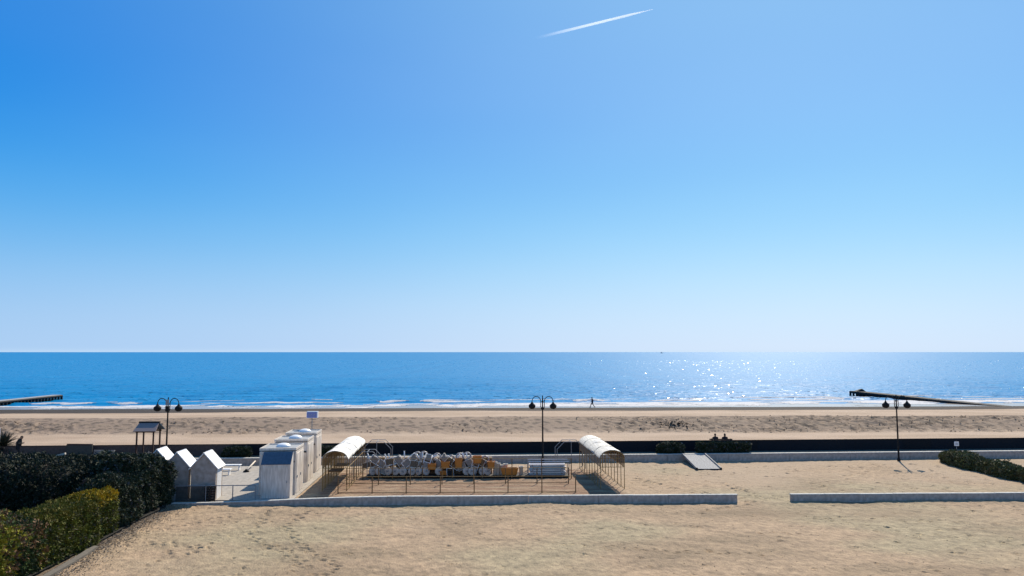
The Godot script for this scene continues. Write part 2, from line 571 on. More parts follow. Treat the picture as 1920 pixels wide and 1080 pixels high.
func sea_details():
	var b := foam_line(-1.0, 2.6, 3.0, -0.25, -130, 140)
	tag(put("foam", b.done(), M.foam), "white foam where the water runs out on the sand", "", "", "stuff")
	b = foam_line(-4.5, 5.0, 17.0, 0.05, -130, 140)
	tag(put("foam", b.done(), M.foam), "wide wash of foam lying on the wet sand", "", "", "stuff")
	b = foam_line(-9.0, 4.2, 43.0, 0.15, -130, 140)
	tag(put("foam", b.done(), M.foam), "last thin foam left by the waves on the wet sand", "", "", "stuff")
	b = foam_line(4.4, 1.3, 11.0, -0.1, -130, 140)
	tag(put("foam", b.done(), M.foam), "broken white crest of the nearest small breaker", "", "", "stuff")
	b = foam_line(10.6, 0.8, 29.0, 0.3, -130, 140)
	tag(put("foam", b.done(), M.foam), "scattered white crests of the outer breaker", "", "", "stuff")
	# wavelets: short steep-fronted ripples whose faces catch the sun where they happen to face it
	var hump := MB.new(true)
	var sec := [[-0.5, -0.02], [-0.46, 0.03], [-0.12, 0.42], [0.08, 0.5], [0.5, -0.02]]   # across, from the near foot to the far foot
	var rows := []
	for e in [[-0.5, 0.05], [-0.38, 0.8], [-0.1, 1.0], [0.15, 0.97], [0.4, 0.75], [0.5, 0.05]]:
		var row := []
		for q in sec: row.append(Vector3(e[0], q[1] * e[1], -q[0]))
		rows.append(row)
	for a in rows.size() - 1:
		for k in sec.size() - 1:
			hump.quad(rows[a][k], rows[a][k + 1], rows[a + 1][k + 1], rows[a + 1][k])
	var mm := MultiMesh.new()
	mm.transform_format = MultiMesh.TRANSFORM_3D
	mm.mesh = hump.done()
	var list := []
	for i in 46000:
		var z := 150.0 + pow(rng.randf(), 1.4) * 700.0
		var x := rng.randf_range(-0.85, 0.95) * z
		var s := rng.randf_range(0.3, 0.8) * (0.45 + z / 420.0)
		var tilt := clampf(absf(rng.randfn(7.0, 5.6)), 1.5, 32.0)
		list.append(Transform3D(Basis(Vector3.UP, rng.randfn(0.0, 0.13)) * Basis.from_scale(Vector3(s * rng.randf_range(0.9, 1.7), s * 0.85 * tan(deg_to_rad(tilt)), s)), Vector3(x, sea_y(x, z) - 0.01, -z)))
	mm.instance_count = list.size()
	for i in list.size(): mm.set_instance_transform(i, list[i])
	var o := MultiMeshInstance3D.new()
	o.name = "wavelets"
	o.multimesh = mm
	o.material_override = M.glint
	add_child(o)
	tag(o, "small glittering wavelets on the open sea", "", "", "stuff")

# ---------------------------------------------------------------- walls, path, fence
func strip(x0: float, x1: float, n: int, zf: Callable, w: float, y0: float, yf: Callable) -> MB:
	var b := MB.new()
	var rings := []
	for i in n + 1:
		var x := lerpf(x0, x1, float(i) / n)
		var z: float = zf.call(x)
		var t: float = yf.call(x)
		rings.append([Vector3(x, y0, -z), Vector3(x, t, -z), Vector3(x, t, -z - w), Vector3(x, y0, -z - w)])
	b.loft(rings)
	return b

func walls():
	var top1 := func(x): return lerpf(0.19, 0.50, smoothstep(-19.8, -7.0, x))
	for w in [["long low concrete wall running in front of the cabins and the cage", -19.9, 13.5, 8, 16], ["low concrete wall beyond the gap, running out of the frame on the sand", 16.75, 44.0, 6, 13]]:
		var lw := thing("low_wall", w[0], "wall", Vector3.ZERO)
		var tf: Callable = top1
		for q in w[3]:
			var xa: float = lerpf(w[1], w[2], float(q) / w[3]) + 0.008
			var xb: float = lerpf(w[1], w[2], (q + 1.0) / w[3]) - 0.008
			put("wall_panel", strip(xa, xb, 4, wall1_z, 0.24, -0.35, func(x): return tf.call(x) - 0.05).done(), M.concrete, lw)
		for q in w[4]:
			var xa: float = lerpf(w[1] - 0.02, w[2] + 0.02, float(q) / w[4]) + 0.006
			var xb: float = lerpf(w[1] - 0.02, w[2] + 0.02, (q + 1.0) / w[4]) - 0.006
			var dy := 0.006 * sin(q * 2.3)
			put("coping", strip_top(xa, xb, 3, func(x): return wall1_z(x) - 0.012 - dy, 0.265, func(x): return tf.call(x) + dy), M.lit_cap, lw)
	var t: Node3D
	# the retaining wall of the path, cast in lengths with a joint between
	t = thing("retaining_wall", "grey concrete retaining wall below the path and the dark fence", "wall", Vector3.ZERO)
	var x := -60.0
	while x < 70.0:
		var x1 := x + 5.2
		put("wall_panel", strip(x + 0.012, x1 - 0.012, 2, wall2_z, 0.34, -0.5, func(_x): return 0.545).done(), M.concrete, t)
		x = x1
	put("coping", strip_top(-60, 70, 30, func(xx): return wall2_z(xx) - 0.015, 0.37, func(_x): return 0.60), M.lit_cap, t)
	var p := strip(-60, 70, 26, func(xx): return wall2_z(xx) + 0.34, 2.6, -0.4, func(_x): return 0.50)
	tag(put("path", p.done(), M.path), "narrow path behind the retaining wall", "", "", "structure")
	# the fence: panels of dark cloth between posts under a brown rail
	t = thing("screen_fence", "long low fence of near black cloth panels under a thin brown rail", "fence", Vector3.ZERO)
	var u := thing("screen_fence", "brown cloth fence behind the hedge and huts", "fence", Vector3.ZERO)
	x = -62.0
	var k := 0
	while x < 72.0:
		var x1 := x + 2.6
		var left := x1 < -21.5
		var owner_ := u if left else t
		var z := fence_z(x)
		var z1 := fence_z(x1)
		var b := MB.new()
		var rings := []
		for i in 5:
			var f := i / 4.0
			var sag := 0.012 * sin(f * PI) + n2.get_noise_2d(x * 3 + i, 5) * 0.012
			var xx := lerpf(x + 0.003, x1 - 0.003, f)
			var zz := lerpf(z, z1, f) + n3.get_noise_2d(xx * 4, 2) * 0.02
			rings.append([Vector3(xx, 0.47, -zz), Vector3(xx, 1.41 - sag, -zz), Vector3(xx, 1.41 - sag, -zz - 0.02), Vector3(xx, 0.47, -zz - 0.02)])
		b.loft(rings)
		put("cloth_panel", b.done(), M.brown_cloth if left else [M.cloth, M.cloth_faded, M.cloth, M.cloth_dull][(k * 7 + k / 3) % 4], owner_)
		b = MB.new()
		b.tube([Vector3(x, 0.3, -z - 0.08), Vector3(x, 1.44, -z - 0.08)], 0.03, 6)
		put("post", b.done(), M.brown if left else M.black, owner_)
		b = MB.new()
		b.tube([Vector3(x, 1.42, -z), Vector3(x1, 1.42, -z1)], 0.026, 6)
		put("rail", b.done(), M.brown, owner_)
		x = x1
		k += 1

func strip_top(x0: float, x1: float, n: int, zf: Callable, w: float, yf: Callable) -> ArrayMesh:
	var b := MB.new()
	var rings := []
	for i in n + 1:
		var x := lerpf(x0, x1, float(i) / n)
		var z: float = zf.call(x)
		var t: float = yf.call(x)
		rings.append([Vector3(x, t - 0.052, -z), Vector3(x, t - 0.008, -z), Vector3(x, t, -z - 0.008), Vector3(x, t, -z - w + 0.008), Vector3(x, t - 0.008, -z - w), Vector3(x, t - 0.052, -z - w)])
	b.loft(rings)
	return b.done()

# ---------------------------------------------------------------- lamps
func make_lamp(label: String, at: Vector3, plate: bool) -> Node3D:
	var t := thing("street_lamp", label, "street lamp", at, -0.066, "double armed street lamps along the path")
	var b := MB.new(true)
	b.lathe([[0.13, -0.25], [0.13, 0.25], [0.09, 0.32], [0.075, 0.5], [0.055, 3.9], [0.05, 5.3], [0.03, 5.38], [0.05, 5.44], [0.02, 5.52]], 10)
	put("pole", b.done(), M.black, t)
	b = MB.new(true)
	b.lathe([[0.10, 4.36], [0.12, 4.4], [0.12, 4.5], [0.09, 4.55]], 10)
	put("collar", b.done(), M.black, t)
	b = MB.new(true)
	b.lathe([[0.08, 4.95], [0.10, 5.0], [0.08, 5.05]], 10)
	put("collar", b.done(), M.black, t)
	for s in [-1.0, 1.0]:
		b = MB.new(true)
		var pts := [Vector3(s * 0.10, 4.42, 0), Vector3(s * 0.15, 4.6, 0), Vector3(s * 0.15, 5.0, 0)]
		for i in 13:
			var a := PI - PI * i / 12.0
			pts.append(Vector3(s * (0.505 + 0.355 * cos(a)), 5.02 + 0.40 * sin(a), 0))
		pts.append(Vector3(s * 0.86, 4.94, 0))
		b.tube(pts, 0.032, 7)
		var arm := put("arm", b.done(), M.black, t)
		b = MB.new(true)
		b.lathe([[0.02, 4.40], [0.12, 4.41], [0.20, 4.46], [0.26, 4.54], [0.285, 4.63], [0.285, 4.69], [0.25, 4.75], [0.16, 4.83], [0.09, 4.90], [0.05, 4.99], [0.03, 5.0]], 14, Vector3(s * 0.86, 0, 0))
		put("lamp_shade", b.done(), M.lantern, arm)
	if plate:
		b = MB.new()
		b.box(Vector3(-0.02, 5.12, 0.10), Vector3(0.26, 0.42, 0.02), Basis(Vector3(0, 1, 0), 0.2))
		put("notice_plate", b.done(), M.roof_grey, t)
		b = MB.new()
		b.box(Vector3(0, 4.62, 0.12), Vector3(0.28, 0.42, 0.10))
		put("speaker_box", b.done(), M.black, t)
	return t

# ---------------------------------------------------------------- huts and cabins
func gable_hut(label: String, at: Vector3, yaw: float, w: float, d: float, eave: float, apex: float) -> Node3D:
	var t := thing("beach_hut", label, "beach hut", at, yaw, "gabled beach huts by the hedge")
	var b := MB.new()
	var h := w / 2
	var f := [Vector3(-h, -0.1, 0), Vector3(h, -0.1, 0), Vector3(h, eave, 0), Vector3(0, apex, 0), Vector3(-h, eave, 0)]
	var r := []
	for p in f: r.append(p + Vector3(0, 0, -d))
	b.loft([r, f])
	put("wall", b.done(), M.hut_wall, t)
	var sl := Vector3(h, eave - apex, 0)
	for s in [-1.0, 1.0]:
		b = MB.new()
		var dir := Vector3(s * h, eave - apex, 0).normalized()
		var nrm := Vector3(s * (apex - eave), h, 0).normalized()
		var e0 := Vector3(0, apex, 0) + nrm * 0.012 - dir * 0.0
		var e1 := Vector3(s * h, eave, 0) + dir * 0.17 + nrm * 0.012
		var q := []
		for off in [0.0, 0.05]:
			for k in [[e0, 0.10], [e1, 0.10], [e1, -d - 0.12], [e0, -d - 0.12]]:
				q.append(k[0] + nrm * off + Vector3(0, 0, k[1]))
		b.hexa(q)
		put("roof_panel", b.done(), M.white, t)
	b = MB.new()
	b.box(Vector3(0, apex + 0.055, -d / 2), Vector3(0.10, 0.03, d + 0.24))
	put("ridge_cap", b.done(), M.white, t)
	b = MB.new()   # corner boards and sill
	for s in [-1.0, 1.0]:
		b.box(Vector3(s * (h - 0.03), eave / 2 - 0.02, 0.012), Vector3(0.07, eave - 0.06, 0.03))
	b.box(Vector3(0, 0.06, 0.014), Vector3(w - 0.14, 0.12, 0.03))
	put("corner_trim", b.done(), M.hut_wall, t)
	b = MB.new()
	for i in 3:
		b.box(Vector3(h + 0.008, 0.98, -d * (0.28 + 0.22 * i)), Vector3(0.014, eave - 0.12, d * 0.2))
	put("lit_side", b.done(), M.white, t)  # whiter than the wall: the sunlit side put into the colour
	return t

func cabin(label: String, at: Vector3, yaw: float, w: float, d: float, top: float) -> Node3D:
	var t := thing("changing_cabin", label, "cabin", at, yaw, "tall white flat roofed cabins in a row")
	var h := w / 2
	var b := MB.new()
	b.box(Vector3(0, top / 2 - 0.15, -d / 2), Vector3(w, top - 0.1, d))
	put("wall", b.done(), M.cabin, t)
	b = MB.new()   # roof tray inside the rim
	b.box(Vector3(0, top - 0.085, -d / 2), Vector3(w - 0.05, 0.05, d - 0.05))
	put("roof", b.done(), M.roof_grey, t)
	b = MB.new()
	for s in [-1.0, 1.0]:
		b.box(Vector3(s * (h - 0.02), top - 0.06, -d / 2), Vector3(0.05, 0.15, d + 0.01))
	b.box(Vector3(0, top - 0.06, -0.02), Vector3(w - 0.092, 0.147, 0.05))
	b.box(Vector3(0, top - 0.06, -d + 0.02), Vector3(w - 0.092, 0.147, 0.05))
	put("roof_rim", b.done(), M.cabin, t)
	b = MB.new(true)
	b.lathe([[0.46, top - 0.07], [0.46, top - 0.01], [0.42, top + 0.05], [0.31, top + 0.12], [0.16, top + 0.165], [0.02, top + 0.175]], 16, Vector3(0.05, 0, -d * 0.55))
	put("skylight_dome", b.done(), M.white_metal, t)
	for i in 2:
		b = MB.new()
		var c := Vector3(h + 0.012, top * 0.46, -d * (0.28 + 0.44 * i))
		b.bevel(c, Vector3(0.03, top * 0.84, d * 0.40), 0.004)
		var door := put("door", b.done(), M.cabin, t)
		b = MB.new()
		b.box(c + Vector3(0.035, -0.2, d * 0.15), Vector3(0.04, 0.16, 0.035))
		put("handle", b.done(), M.dark_door, door)
	for q in [-1.0, 1.0]:
		b = MB.new()
		b.box(Vector3(q * (h - 0.12), top * 0.47, 0.012), Vector3(0.10, top * 0.85, 0.03))
		put("corner_trim", b.done(), M.cabin, t)
	b = MB.new()
	b.box(Vector3(h * 0.86, top * 0.72, 0.04), Vector3(0.16, 0.10, 0.08))
	put("wall_lamp", b.done(), M.black, t)
	return t

func lean_to():
	var t := thing("lean_to_shed", "white shed with slanted blue grey top against the nearest cabin", "shed", Vector3(-14.52, 0, -45.75), 0.09)
	var w := 1.75
	var b := MB.new()
	var prof := [Vector3(0, -0.1, 0), Vector3(0, 2.12, 0), Vector3(0, 2.75, -0.62), Vector3(0, 2.75, -0.95), Vector3(0, -0.1, -0.95)]
	var l := []
	var r := []
	for p in prof:
		l.append(p + Vector3(-w / 2, 0, 0))
		r.append(p + Vector3(w / 2, 0, 0))
	b.loft([l, r])
	put("wall", b.done(), M.cabin, t)
	b = MB.new()
	var nrm := Vector3(0, 0.62, 0.63).normalized()
	var q := []
	for off in [0.004, 0.03]:
		for k in [[-w / 2 - 0.02, 2.09, 0.03], [w / 2 + 0.02, 2.09, 0.03], [w / 2 + 0.02, 2.77, -0.64], [-w / 2 - 0.02, 2.77, -0.64]]:
			q.append(Vector3(k[0], k[1], k[2]) + nrm * off)
	b.hexa(q)
	put("roof_panel", b.done(), M.bluegrey, t)
	b = MB.new()
	b.box(Vector3(0, 1.0, 0.012), Vector3(w - 0.22, 1.9, 0.03))
	put("front_panel", b.done(), M.cabin, t)
	b = MB.new()
	b.box(Vector3(w / 2 - 0.2, 1.05, 0.04), Vector3(0.04, 0.14, 0.04))
	put("handle", b.done(), M.roof_grey, t)

func cabins():
	gable_hut("white gabled beach hut nearest the concrete slab, open to view", Vector3(-18.72, 0, -45.2), 0.09, 1.45, 1.35, 2.02, 2.83)
	gable_hut("second gabled beach hut, half hidden between hut and dark shrubs", Vector3(-20.5, 0, -45.5), 0.09, 1.45, 1.35, 2.02, 2.83)
	gable_hut("gabled beach hut almost buried in the shrubs, only its roof showing", Vector3(-22.35, 0, -46.8), 0.09, 1.45, 1.35, 2.02, 2.83)
	cabin("nearest tall white cabin, behind the blue topped shed", Vector3(-14.75, 0, -46.8), 0.09, 2.25, 2.5, 2.95)
	cabin("middle tall white cabin of the row of three", Vector3(-15.25, 0, -51.2), 0.09, 2.25, 2.4, 2.98)
	cabin("farthest tall white cabin, below the small blue sign", Vector3(-15.72, 0, -55.2), 0.09, 2.25, 2.4, 3.0)
	lean_to()
	var b := MB.new()
	var pts := [Vector2(-23.5, -45.0), Vector2(-13.3, -45.3), Vector2(-14.2, -58.8), Vector2(-24.5, -58.2)]
	var lo := []
	var hi := []
	for p in pts:
		lo.append(Vector3(p.x, -0.2, p.y))
		hi.append(Vector3(p.x, 0.075, p.y))
	b.loft([lo, hi])
	tag(put("pavement", b.done(), M.slab), "pale concrete slab between the huts and the tall cabins", "", "", "structure")
	# sign
	var t := thing("box_sign", "small blue box sign with a white side on a thin pole", "sign", Vector3(-15.75, 0, -58.3), 0.1)
	b = MB.new()
	b.tube([Vector3(0, -0.2, 0), Vector3(0, 4.0, 0)], 0.035, 6)
	put("pole", b.done(), M.steel, t)
	b = MB.new()
	b.bevel(Vector3(0.02, 4.08, 0), Vector3(0.86, 0.52, 0.34), 0.02)
	var bx := put("box", b.done(), M.white_metal, t)
	b = MB.new()
	b.box(Vector3(0.0, 4.07, 0.182), Vector3(0.76, 0.44, 0.02))
	put("sign_face", b.done(), M.sign_blue, bx)
	b = MB.new()
	for k in [[-0.22, 0.06, 0.14], [-0.02, 0.06, 0.12], [0.2, 0.06, 0.16], [-0.12, -0.08, 0.22], [0.16, -0.08, 0.14]]:
		b.box(Vector3(k[0], 4.07 + k[1], 0.195), Vector3(k[2], 0.05, 0.008))
	put("lettering", b.done(), M.roof_grey, bx)
	# rail in front of the slab
	t = thing("hand_rail", "thin grey rail with posts between the low wall and huts", "railing", Vector3(0, 0, 0))
	b = MB.new()
	b.tube([Vector3(-20.2, 0.98, -44.75), Vector3(-15.45, 1.0, -44.95)], 0.028, 6)
	put("top_rail", b.done(), M.steel, t)
	for x in [-20.2, -18.4, -16.8, -15.45]:
		b = MB.new()
		b.tube([Vector3(x, -0.1, -44.75 + (x + 20.2) * -0.042), Vector3(x, 0.98, -44.75 + (x + 20.2) * -0.042)], 0.03, 6)
		put("post", b.done(), M.steel, t)
	b = MB.new()
	b.quad(Vector3(-20.2, 0.1, -44.74), Vector3(-20.2, 0.97, -44.74), Vector3(-18.05, 0.97, -44.83), Vector3(-18.05, 0.1, -44.83))
	put("shade_net", b.done(), M.shade_net, t)
	# pallet leaning on the hut
	t = thing("wooden_pallet", "dark slatted wooden pallet leaning on the front of a hut", "pallet", Vector3(-18.22, 0, -44.98), 0.09)
	for i in 6:
		b = MB.new()
		b.box(Vector3(0, 0.16 + 0.15 * i, 0.03 - 0.022 * i), Vector3(0.66, 0.10, 0.022))
		put("slat", b.done(), M.dark_wood, t)
	for x in [-0.29, 0.0, 0.29]:
		b = MB.new()
		b.box(Vector3(x, 0.5, -0.075), Vector3(0.07, 0.98, 0.06), Basis(Vector3(1, 0, 0), -0.14))
		put("stringer", b.done(), M.dark_wood, t)
	# benches and a pole on the slab
	for k in [["long white bench on the concrete slab, far one", -21.3, -56.4, 1.5], ["short white bench on the concrete slab, near one", -21.0, -54.3, 1.0]]:
		t = thing("bench", k[0], "bench", Vector3(k[1], 0.075, k[2]), 0.06)
		b = MB.new()
		b.bevel(Vector3(0, 0.40, 0), Vector3(k[3], 0.06, 0.42), 0.012)
		put("seat", b.done(), M.white, t)
		for s in [-1.0, 1.0]:
			b = MB.new()
			b.box(Vector3(s * (k[3] / 2 - 0.12), 0.185, 0), Vector3(0.07, 0.37, 0.36))
			put("leg", b.done(), M.white, t)
	t = thing("parasol_pole", "cream pole with black foot lying across the slab corner", "pole", Vector3(-19.85, 0.075, -55.6), 0.0)
	b = MB.new(true)
	b.tube([Vector3(0, 0.10, 0), Vector3(-0.25, 0.42, -2.6)], [0.07, 0.05], 8)
	put("shaft", b.done(), M.cream, t)
	b = MB.new(true)
	b.lathe([[0.22, 0.0], [0.22, 0.08], [0.10, 0.14], [0.09, 0.2]], 12)
	put("foot", b.done(), M.black, t)

# ---------------------------------------------------------------- cage
func tunnel(label: String, at: Vector3, slats: bool):
	var t := thing("vaulted_shelter", label, "shelter", at, 0.066, "vaulted shelters at the ends of the cage")
	var hw := 0.82
	var sp := 2.02
	var rise := 0.52
	var len_ := 8.7
	var arc := func(i: int, n: int, out: float) -> Vector3:
		var a := PI - PI * i / n
		return Vector3(cos(a) * (hw + out), sp + sin(a) * (rise + out), 0)
	var np := 8
	for k in np:   # sheet by sheet
		var b := MB.new(true)
		var z0 := -len_ * k / np
		var z1 := -len_ * (k + 1) / np - (0.03 if k < np - 1 else 0.0)
		var lift := 0.012 if k % 2 else 0.03
		var rings := []
		var ring0 := []
		var ring1 := []
		for i in 15:
			var w := n3.get_noise_2d(i * 7.0 + k * 31.0, at.x) * 0.03
			ring0.append(arc.call(i, 14, lift + w) + Vector3(0, 0, z0))
			ring1.append(arc.call(i, 14, lift + w) + Vector3(0, 0, z1))
		for i in range(14, -1, -1):
			ring0.append(arc.call(i, 14, lift - 0.012) + Vector3(0, 0, z0))
			ring1.append(arc.call(i, 14, lift - 0.012) + Vector3(0, 0, z1))
		b.loft([ring1, ring0], false)
		for i in 14:
			for rr in [ring0, ring1]:
				b.quad(rr[i], rr[i + 1], rr[28 - i], rr[29 - i])
		put("roof_sheet", b.done(), M.canopy if slats else M.canopy_worn, t)
	for k in np + 1:
		var z := -len_ * k / np - (0.02 if k == 0 else 0.0)
		var b := MB.new(true)
		var pts := []
		for i in 13: pts.append(arc.call(i, 12, -0.03) + Vector3(0, 0, z))
		b.tube(pts, 0.022, 5)
		put("arch_rib", b.done(), M.ochre, t)
		for s in [-1.0, 1.0]:
			b = MB.new()
			b.tube([Vector3(s * (hw - 0.03), -0.15, z), Vector3(s * (hw - 0.03), sp + 0.02, z)], 0.026, 5)
			put("post", b.done(), M.ochre, t)
	for s in [-1.0, 1.0]:
		for y in [0.07, 1.45, sp - 0.02]:
			var b := MB.new()
			b.tube([Vector3(s * (hw - 0.03), y, 0), Vector3(s * (hw - 0.03), y, -len_)], 0.02, 5)
			put("side_rail", b.done(), M.ochre, t)
		if slats and s > 0: continue
		var n := MB.new()
		n.quad(Vector3(s * (hw - 0.0), 1.45, 0), Vector3(s * hw, sp, 0), Vector3(s * hw, sp, -len_), Vector3(s * hw, 1.45, -len_))
		put("side_net", n.done(), M.net, t)
	var g := MB.new()   # thin bars that fill the front and back arch
	for i in range(1, 12):
		var p: Vector3 = arc.call(i, 12, -0.04)
		var x := lerpf(-hw, hw, i / 12.0)
		var y := sp + rise * sqrt(maxf(0.0, 1.0 - pow(x / hw, 2.0))) - 0.05
		for z in [-0.02, -len_]:
			g.tube([Vector3(x, 1.45, z), Vector3(x, y, z)], 0.011, 4)
	put("gable_grille", g.done(), M.ochre, t)
	var gr := MB.new()
	for y in [1.45, sp]:
		for z in [-0.02, -len_]:
			gr.tube([Vector3(-hw, y, z), Vector3(hw, y, z)], 0.018, 4)
	put("tie_bar", gr.done(), M.ochre, t)
	if slats:
		for i in 24:
			var b := MB.new()
			var z := -0.15 - i * 0.36
			b.box(Vector3(-hw + 0.04, 0.98, z), Vector3(0.025, 1.9, 0.08))
			put("slat", b.done(), M.ochre, t)
		for k in 2:
			var b := MB.new()
			b.bevel(Vector3(-0.3, 0.95, -2.4 - k * 2.5), Vector3(0.9, 0.05, 1.2), 0.01)
			put("shelf", b.done(), M.rust, t)

func fence_run(label: String, x0: float, z0: float, n: int, gap: float, h: float, mid: bool):
	var t := thing("pipe_barrier", label, "barrier", Vector3(x0, 0, -z0), 0.02, "low rusty pipe barriers inside the cage")
	var b := MB.new()
	for i in n:
		b = MB.new()
		b.tube([Vector3(i * gap, -0.15, 0), Vector3(i * gap, h, 0)], 0.036, 6)
		put("post", b.done(), M.rust, t)
		if i < n - 1:
			b = MB.new()
			b.tube([Vector3(i * gap, h - 0.01, 0), Vector3((i + 1) * gap, h - 0.01, 0)], 0.02, 6)
			put("top_rail", b.done(), M.ochre, t)
			if mid:
				b = MB.new()
				b.tube([Vector3(i * gap, 0.06, 0.0), Vector3((i + 1) * gap, 0.06, 0.0)], 0.022, 6)
				put("bottom_rail", b.done(), M.rust, t)

func pipe_arch(label: String, at: Vector3, w: float, h: float):
	var t := thing("bare_pipe_arch", label, "pipe frame", at, 0.066, "bare pipe arches behind the shelters")
	var c := 0.55
	for z in [0.0, -1.3]:
		var b := MB.new(true)
		b.tube([Vector3(-w / 2, -0.1, z), Vector3(-w / 2, h - c, z), Vector3(-w / 2 + c, h, z), Vector3(w / 2 - c, h, z), Vector3(w / 2, h - c, z), Vector3(w / 2, -0.1, z)], 0.03, 6)
		put("hoop", b.done(), M.steel, t)
	var b2 := MB.new()
	b2.tube([Vector3(0, h, 0), Vector3(0, h, -1.3)], 0.025, 5)
	put("ridge_pipe", b2.done(), M.steel, t)
	b2 = MB.new()
	b2.tube([Vector3(0, -0.1, 0), Vector3(0, h, 0)], 0.025, 5)
	put("centre_post", b2.done(), M.steel, t)

func cx(u: float) -> float: return (u - 960.0) / 25.9       # metres across at the row of stored things

func cage():
	tunnel("white vaulted shelter on ochre slats, beside the tall white cabins", Vector3(-11.55, 0, -48.5), true)
	tunnel("white vaulted shelter on thin ochre posts, on the open sand side", Vector3(6.62, 0, -49.0), false)
	fence_run("rusty pipe barrier just behind the low wall, nearest of three", -11.1, 47.6, 8, 2.17, 1.06, true)
	fence_run("rusty pipe barrier in the middle of the cage", -11.3, 50.9, 8, 2.17, 1.08, true)
	fence_run("taller pipe barrier in front of the stored beach gear", -10.6, 52.9, 8, 2.12, 1.42, false)
	pipe_arch("bare grey pipe arch behind the slatted shelter", Vector3(-10.5, 0, -57.6), 2.2, 2.05)
	pipe_arch("bare grey pipe arch behind the open sided shelter", Vector3(4.6, 0, -57.6), 2.2, 2.05)
	pipe_arch("bare grey pipe arch beside the slatted shelter, nearer one", Vector3(-10.4, 0, -53.4), 1.9, 1.85)
	# platform
	var t := thing("storage_platform", "low dark plank platform under the stored beach gear", "platform", Vector3(0, 0, 0))
	for i in 5:
		var b := MB.new()
		b.box(Vector3(-3.2, 0.10, -53.5 - i * 0.34), Vector3(14.6, 0.06, 0.31))
		put("plank", b.done(), M.dark_wood, t)
	for i in 8:
		var b := MB.new()
		b.box(Vector3(-10.0 + i * 1.95, 0.02, -54.2), Vector3(0.12, 0.10, 1.6))
		put("bearer", b.done(), M.dark_wood, t)
	var P := 0.13
	# grey round bases stood on edge in rows
	var proto: Node3D = null
	var spots := []
	for u in [697, 711, 726, 741, 756, 771, 786, 800]:
		spots.append([cx(u), P + 0.29, -53.75, "grey round parasol base standing on edge in the lower row"])
	for u in [704, 734, 764, 793]:
		spots.append([cx(u), P + 0.29, -54.2, "grey round parasol base standing on edge, behind the lower row"])
	for u in [822, 876, 884, 904, 912]:
		spots.append([cx(u), P + 0.29, -53.8, "grey round parasol base standing on edge among orange tubs"])
	for u in [702, 724, 751, 766, 790, 838, 880]:
		spots.append([cx(u), P + 0.86, -54.25, "grey round parasol base lying high on the heap"])
	var nth := ["first", "second", "third", "fourth", "fifth", "sixth", "seventh", "eighth", "ninth", "tenth", "eleventh", "twelfth", "thirteenth"]
	var seen := {}
	for s in spots:
		var kind: String = s[3]
		var no: int = seen.get(kind, 0)
		seen[kind] = no + 1
		s[3] = kind.replace("grey round parasol base", "%s grey round parasol foot from the left" % nth[no])
		s.append("grey round parasol feet " + kind.substr(24))
		var yaw := rng.randf_range(-0.7, 0.7)
		var at := Vector3(s[0] + rng.randf_range(-0.09, 0.09), s[1] + (rng.randf_range(-0.14, 0.1) if s[1] > 0.6 else 0.0), s[2])
		var d: Node3D
		if proto == null:
			d = thing("parasol_stand", s[3], "parasol stand", at, yaw, s[4])
			var tilt := Basis(Vector3(1, 0, 0), PI / 2 - 0.16)
			var b := MB.new(true)
			b.lathe([[0.27, -0.05], [0.29, -0.03], [0.29, 0.03], [0.25, 0.055], [0.11, 0.07], [0.10, 0.065]], 18, Vector3.ZERO, tilt)
			put("disc", b.done(), M.disc, d)
			b = MB.new(true)
			b.lathe([[0.055, 0.05], [0.055, 0.16], [0.035, 0.16], [0.03, 0.09]], 10, Vector3.ZERO, tilt)
			put("socket", b.done(), M.ring, d)
			proto = d
		else:
			d = copy(proto, s[3], at, yaw)
			d.set_meta("group", s[4])
	# rings on the heap
	var k := 0
	for s in [[781, 1.42, 0.27], [793, 1.44, 0.27], [815, 1.0, 0.22], [818, 1.34, 0.25], [845, 1.22, 0.22], [861, 1.36, 0.24], [875, 1.40, 0.26], [909, 1.14, 0.26]]:
		var b := MB.new(true)
		b.torus(s[2], 0.065, Vector3.ZERO, Basis(Vector3(1, 0, 0), PI / 2 - 0.35 + 0.1 * (k % 3)))
		var o := put("rubber_ring", b.done(), M.ring)
		o.position = Vector3(cx(s[0]), P + s[1] - 0.12, -54.35)
		tag(o, nth[k] + " grey rubber ring on the heap of gear, from the left", "ring", "grey rings on the heap of beach gear")
		k += 1
	# pale poles stuck out of the heap
	var poles := [[690, 1.35, 0.4, 0.6], [695, 1.0, 0.7, 0.9], [722, 1.36, 0.4, 0.4], [728, 1.40, 0.2, 0.35], [757, 1.45, 0.05, 0.6], [783, 1.35, 0.5, 0.5], [791, 1.38, -0.12, 0.5], [813, 1.38, -1.1, 0.5], [858, 1.32, -0.5, 0.5], [868, 1.46, 0.3, 0.4], [875, 1.42, 0.2, 0.4]]
	k = 0
	for s in poles:
		var b := MB.new(true)
		var d: Vector3 = Vector3(sin(-s[2]), cos(s[2]), 0.1) * s[3] / 2
		b.tube([-d, d], 0.045, 7)
		b.tube([d, d * 1.08], 0.06, 7)
		var o := put("white_pole", b.done(), M.white_metal)
		o.position = Vector3(cx(s[0]), P + s[1] - 0.1, -54.15)
		tag(o, "%s white pole end sticking out of the beach gear, from the left" % nth[k], "pole", "white poles in the heap of beach gear")
		k += 1
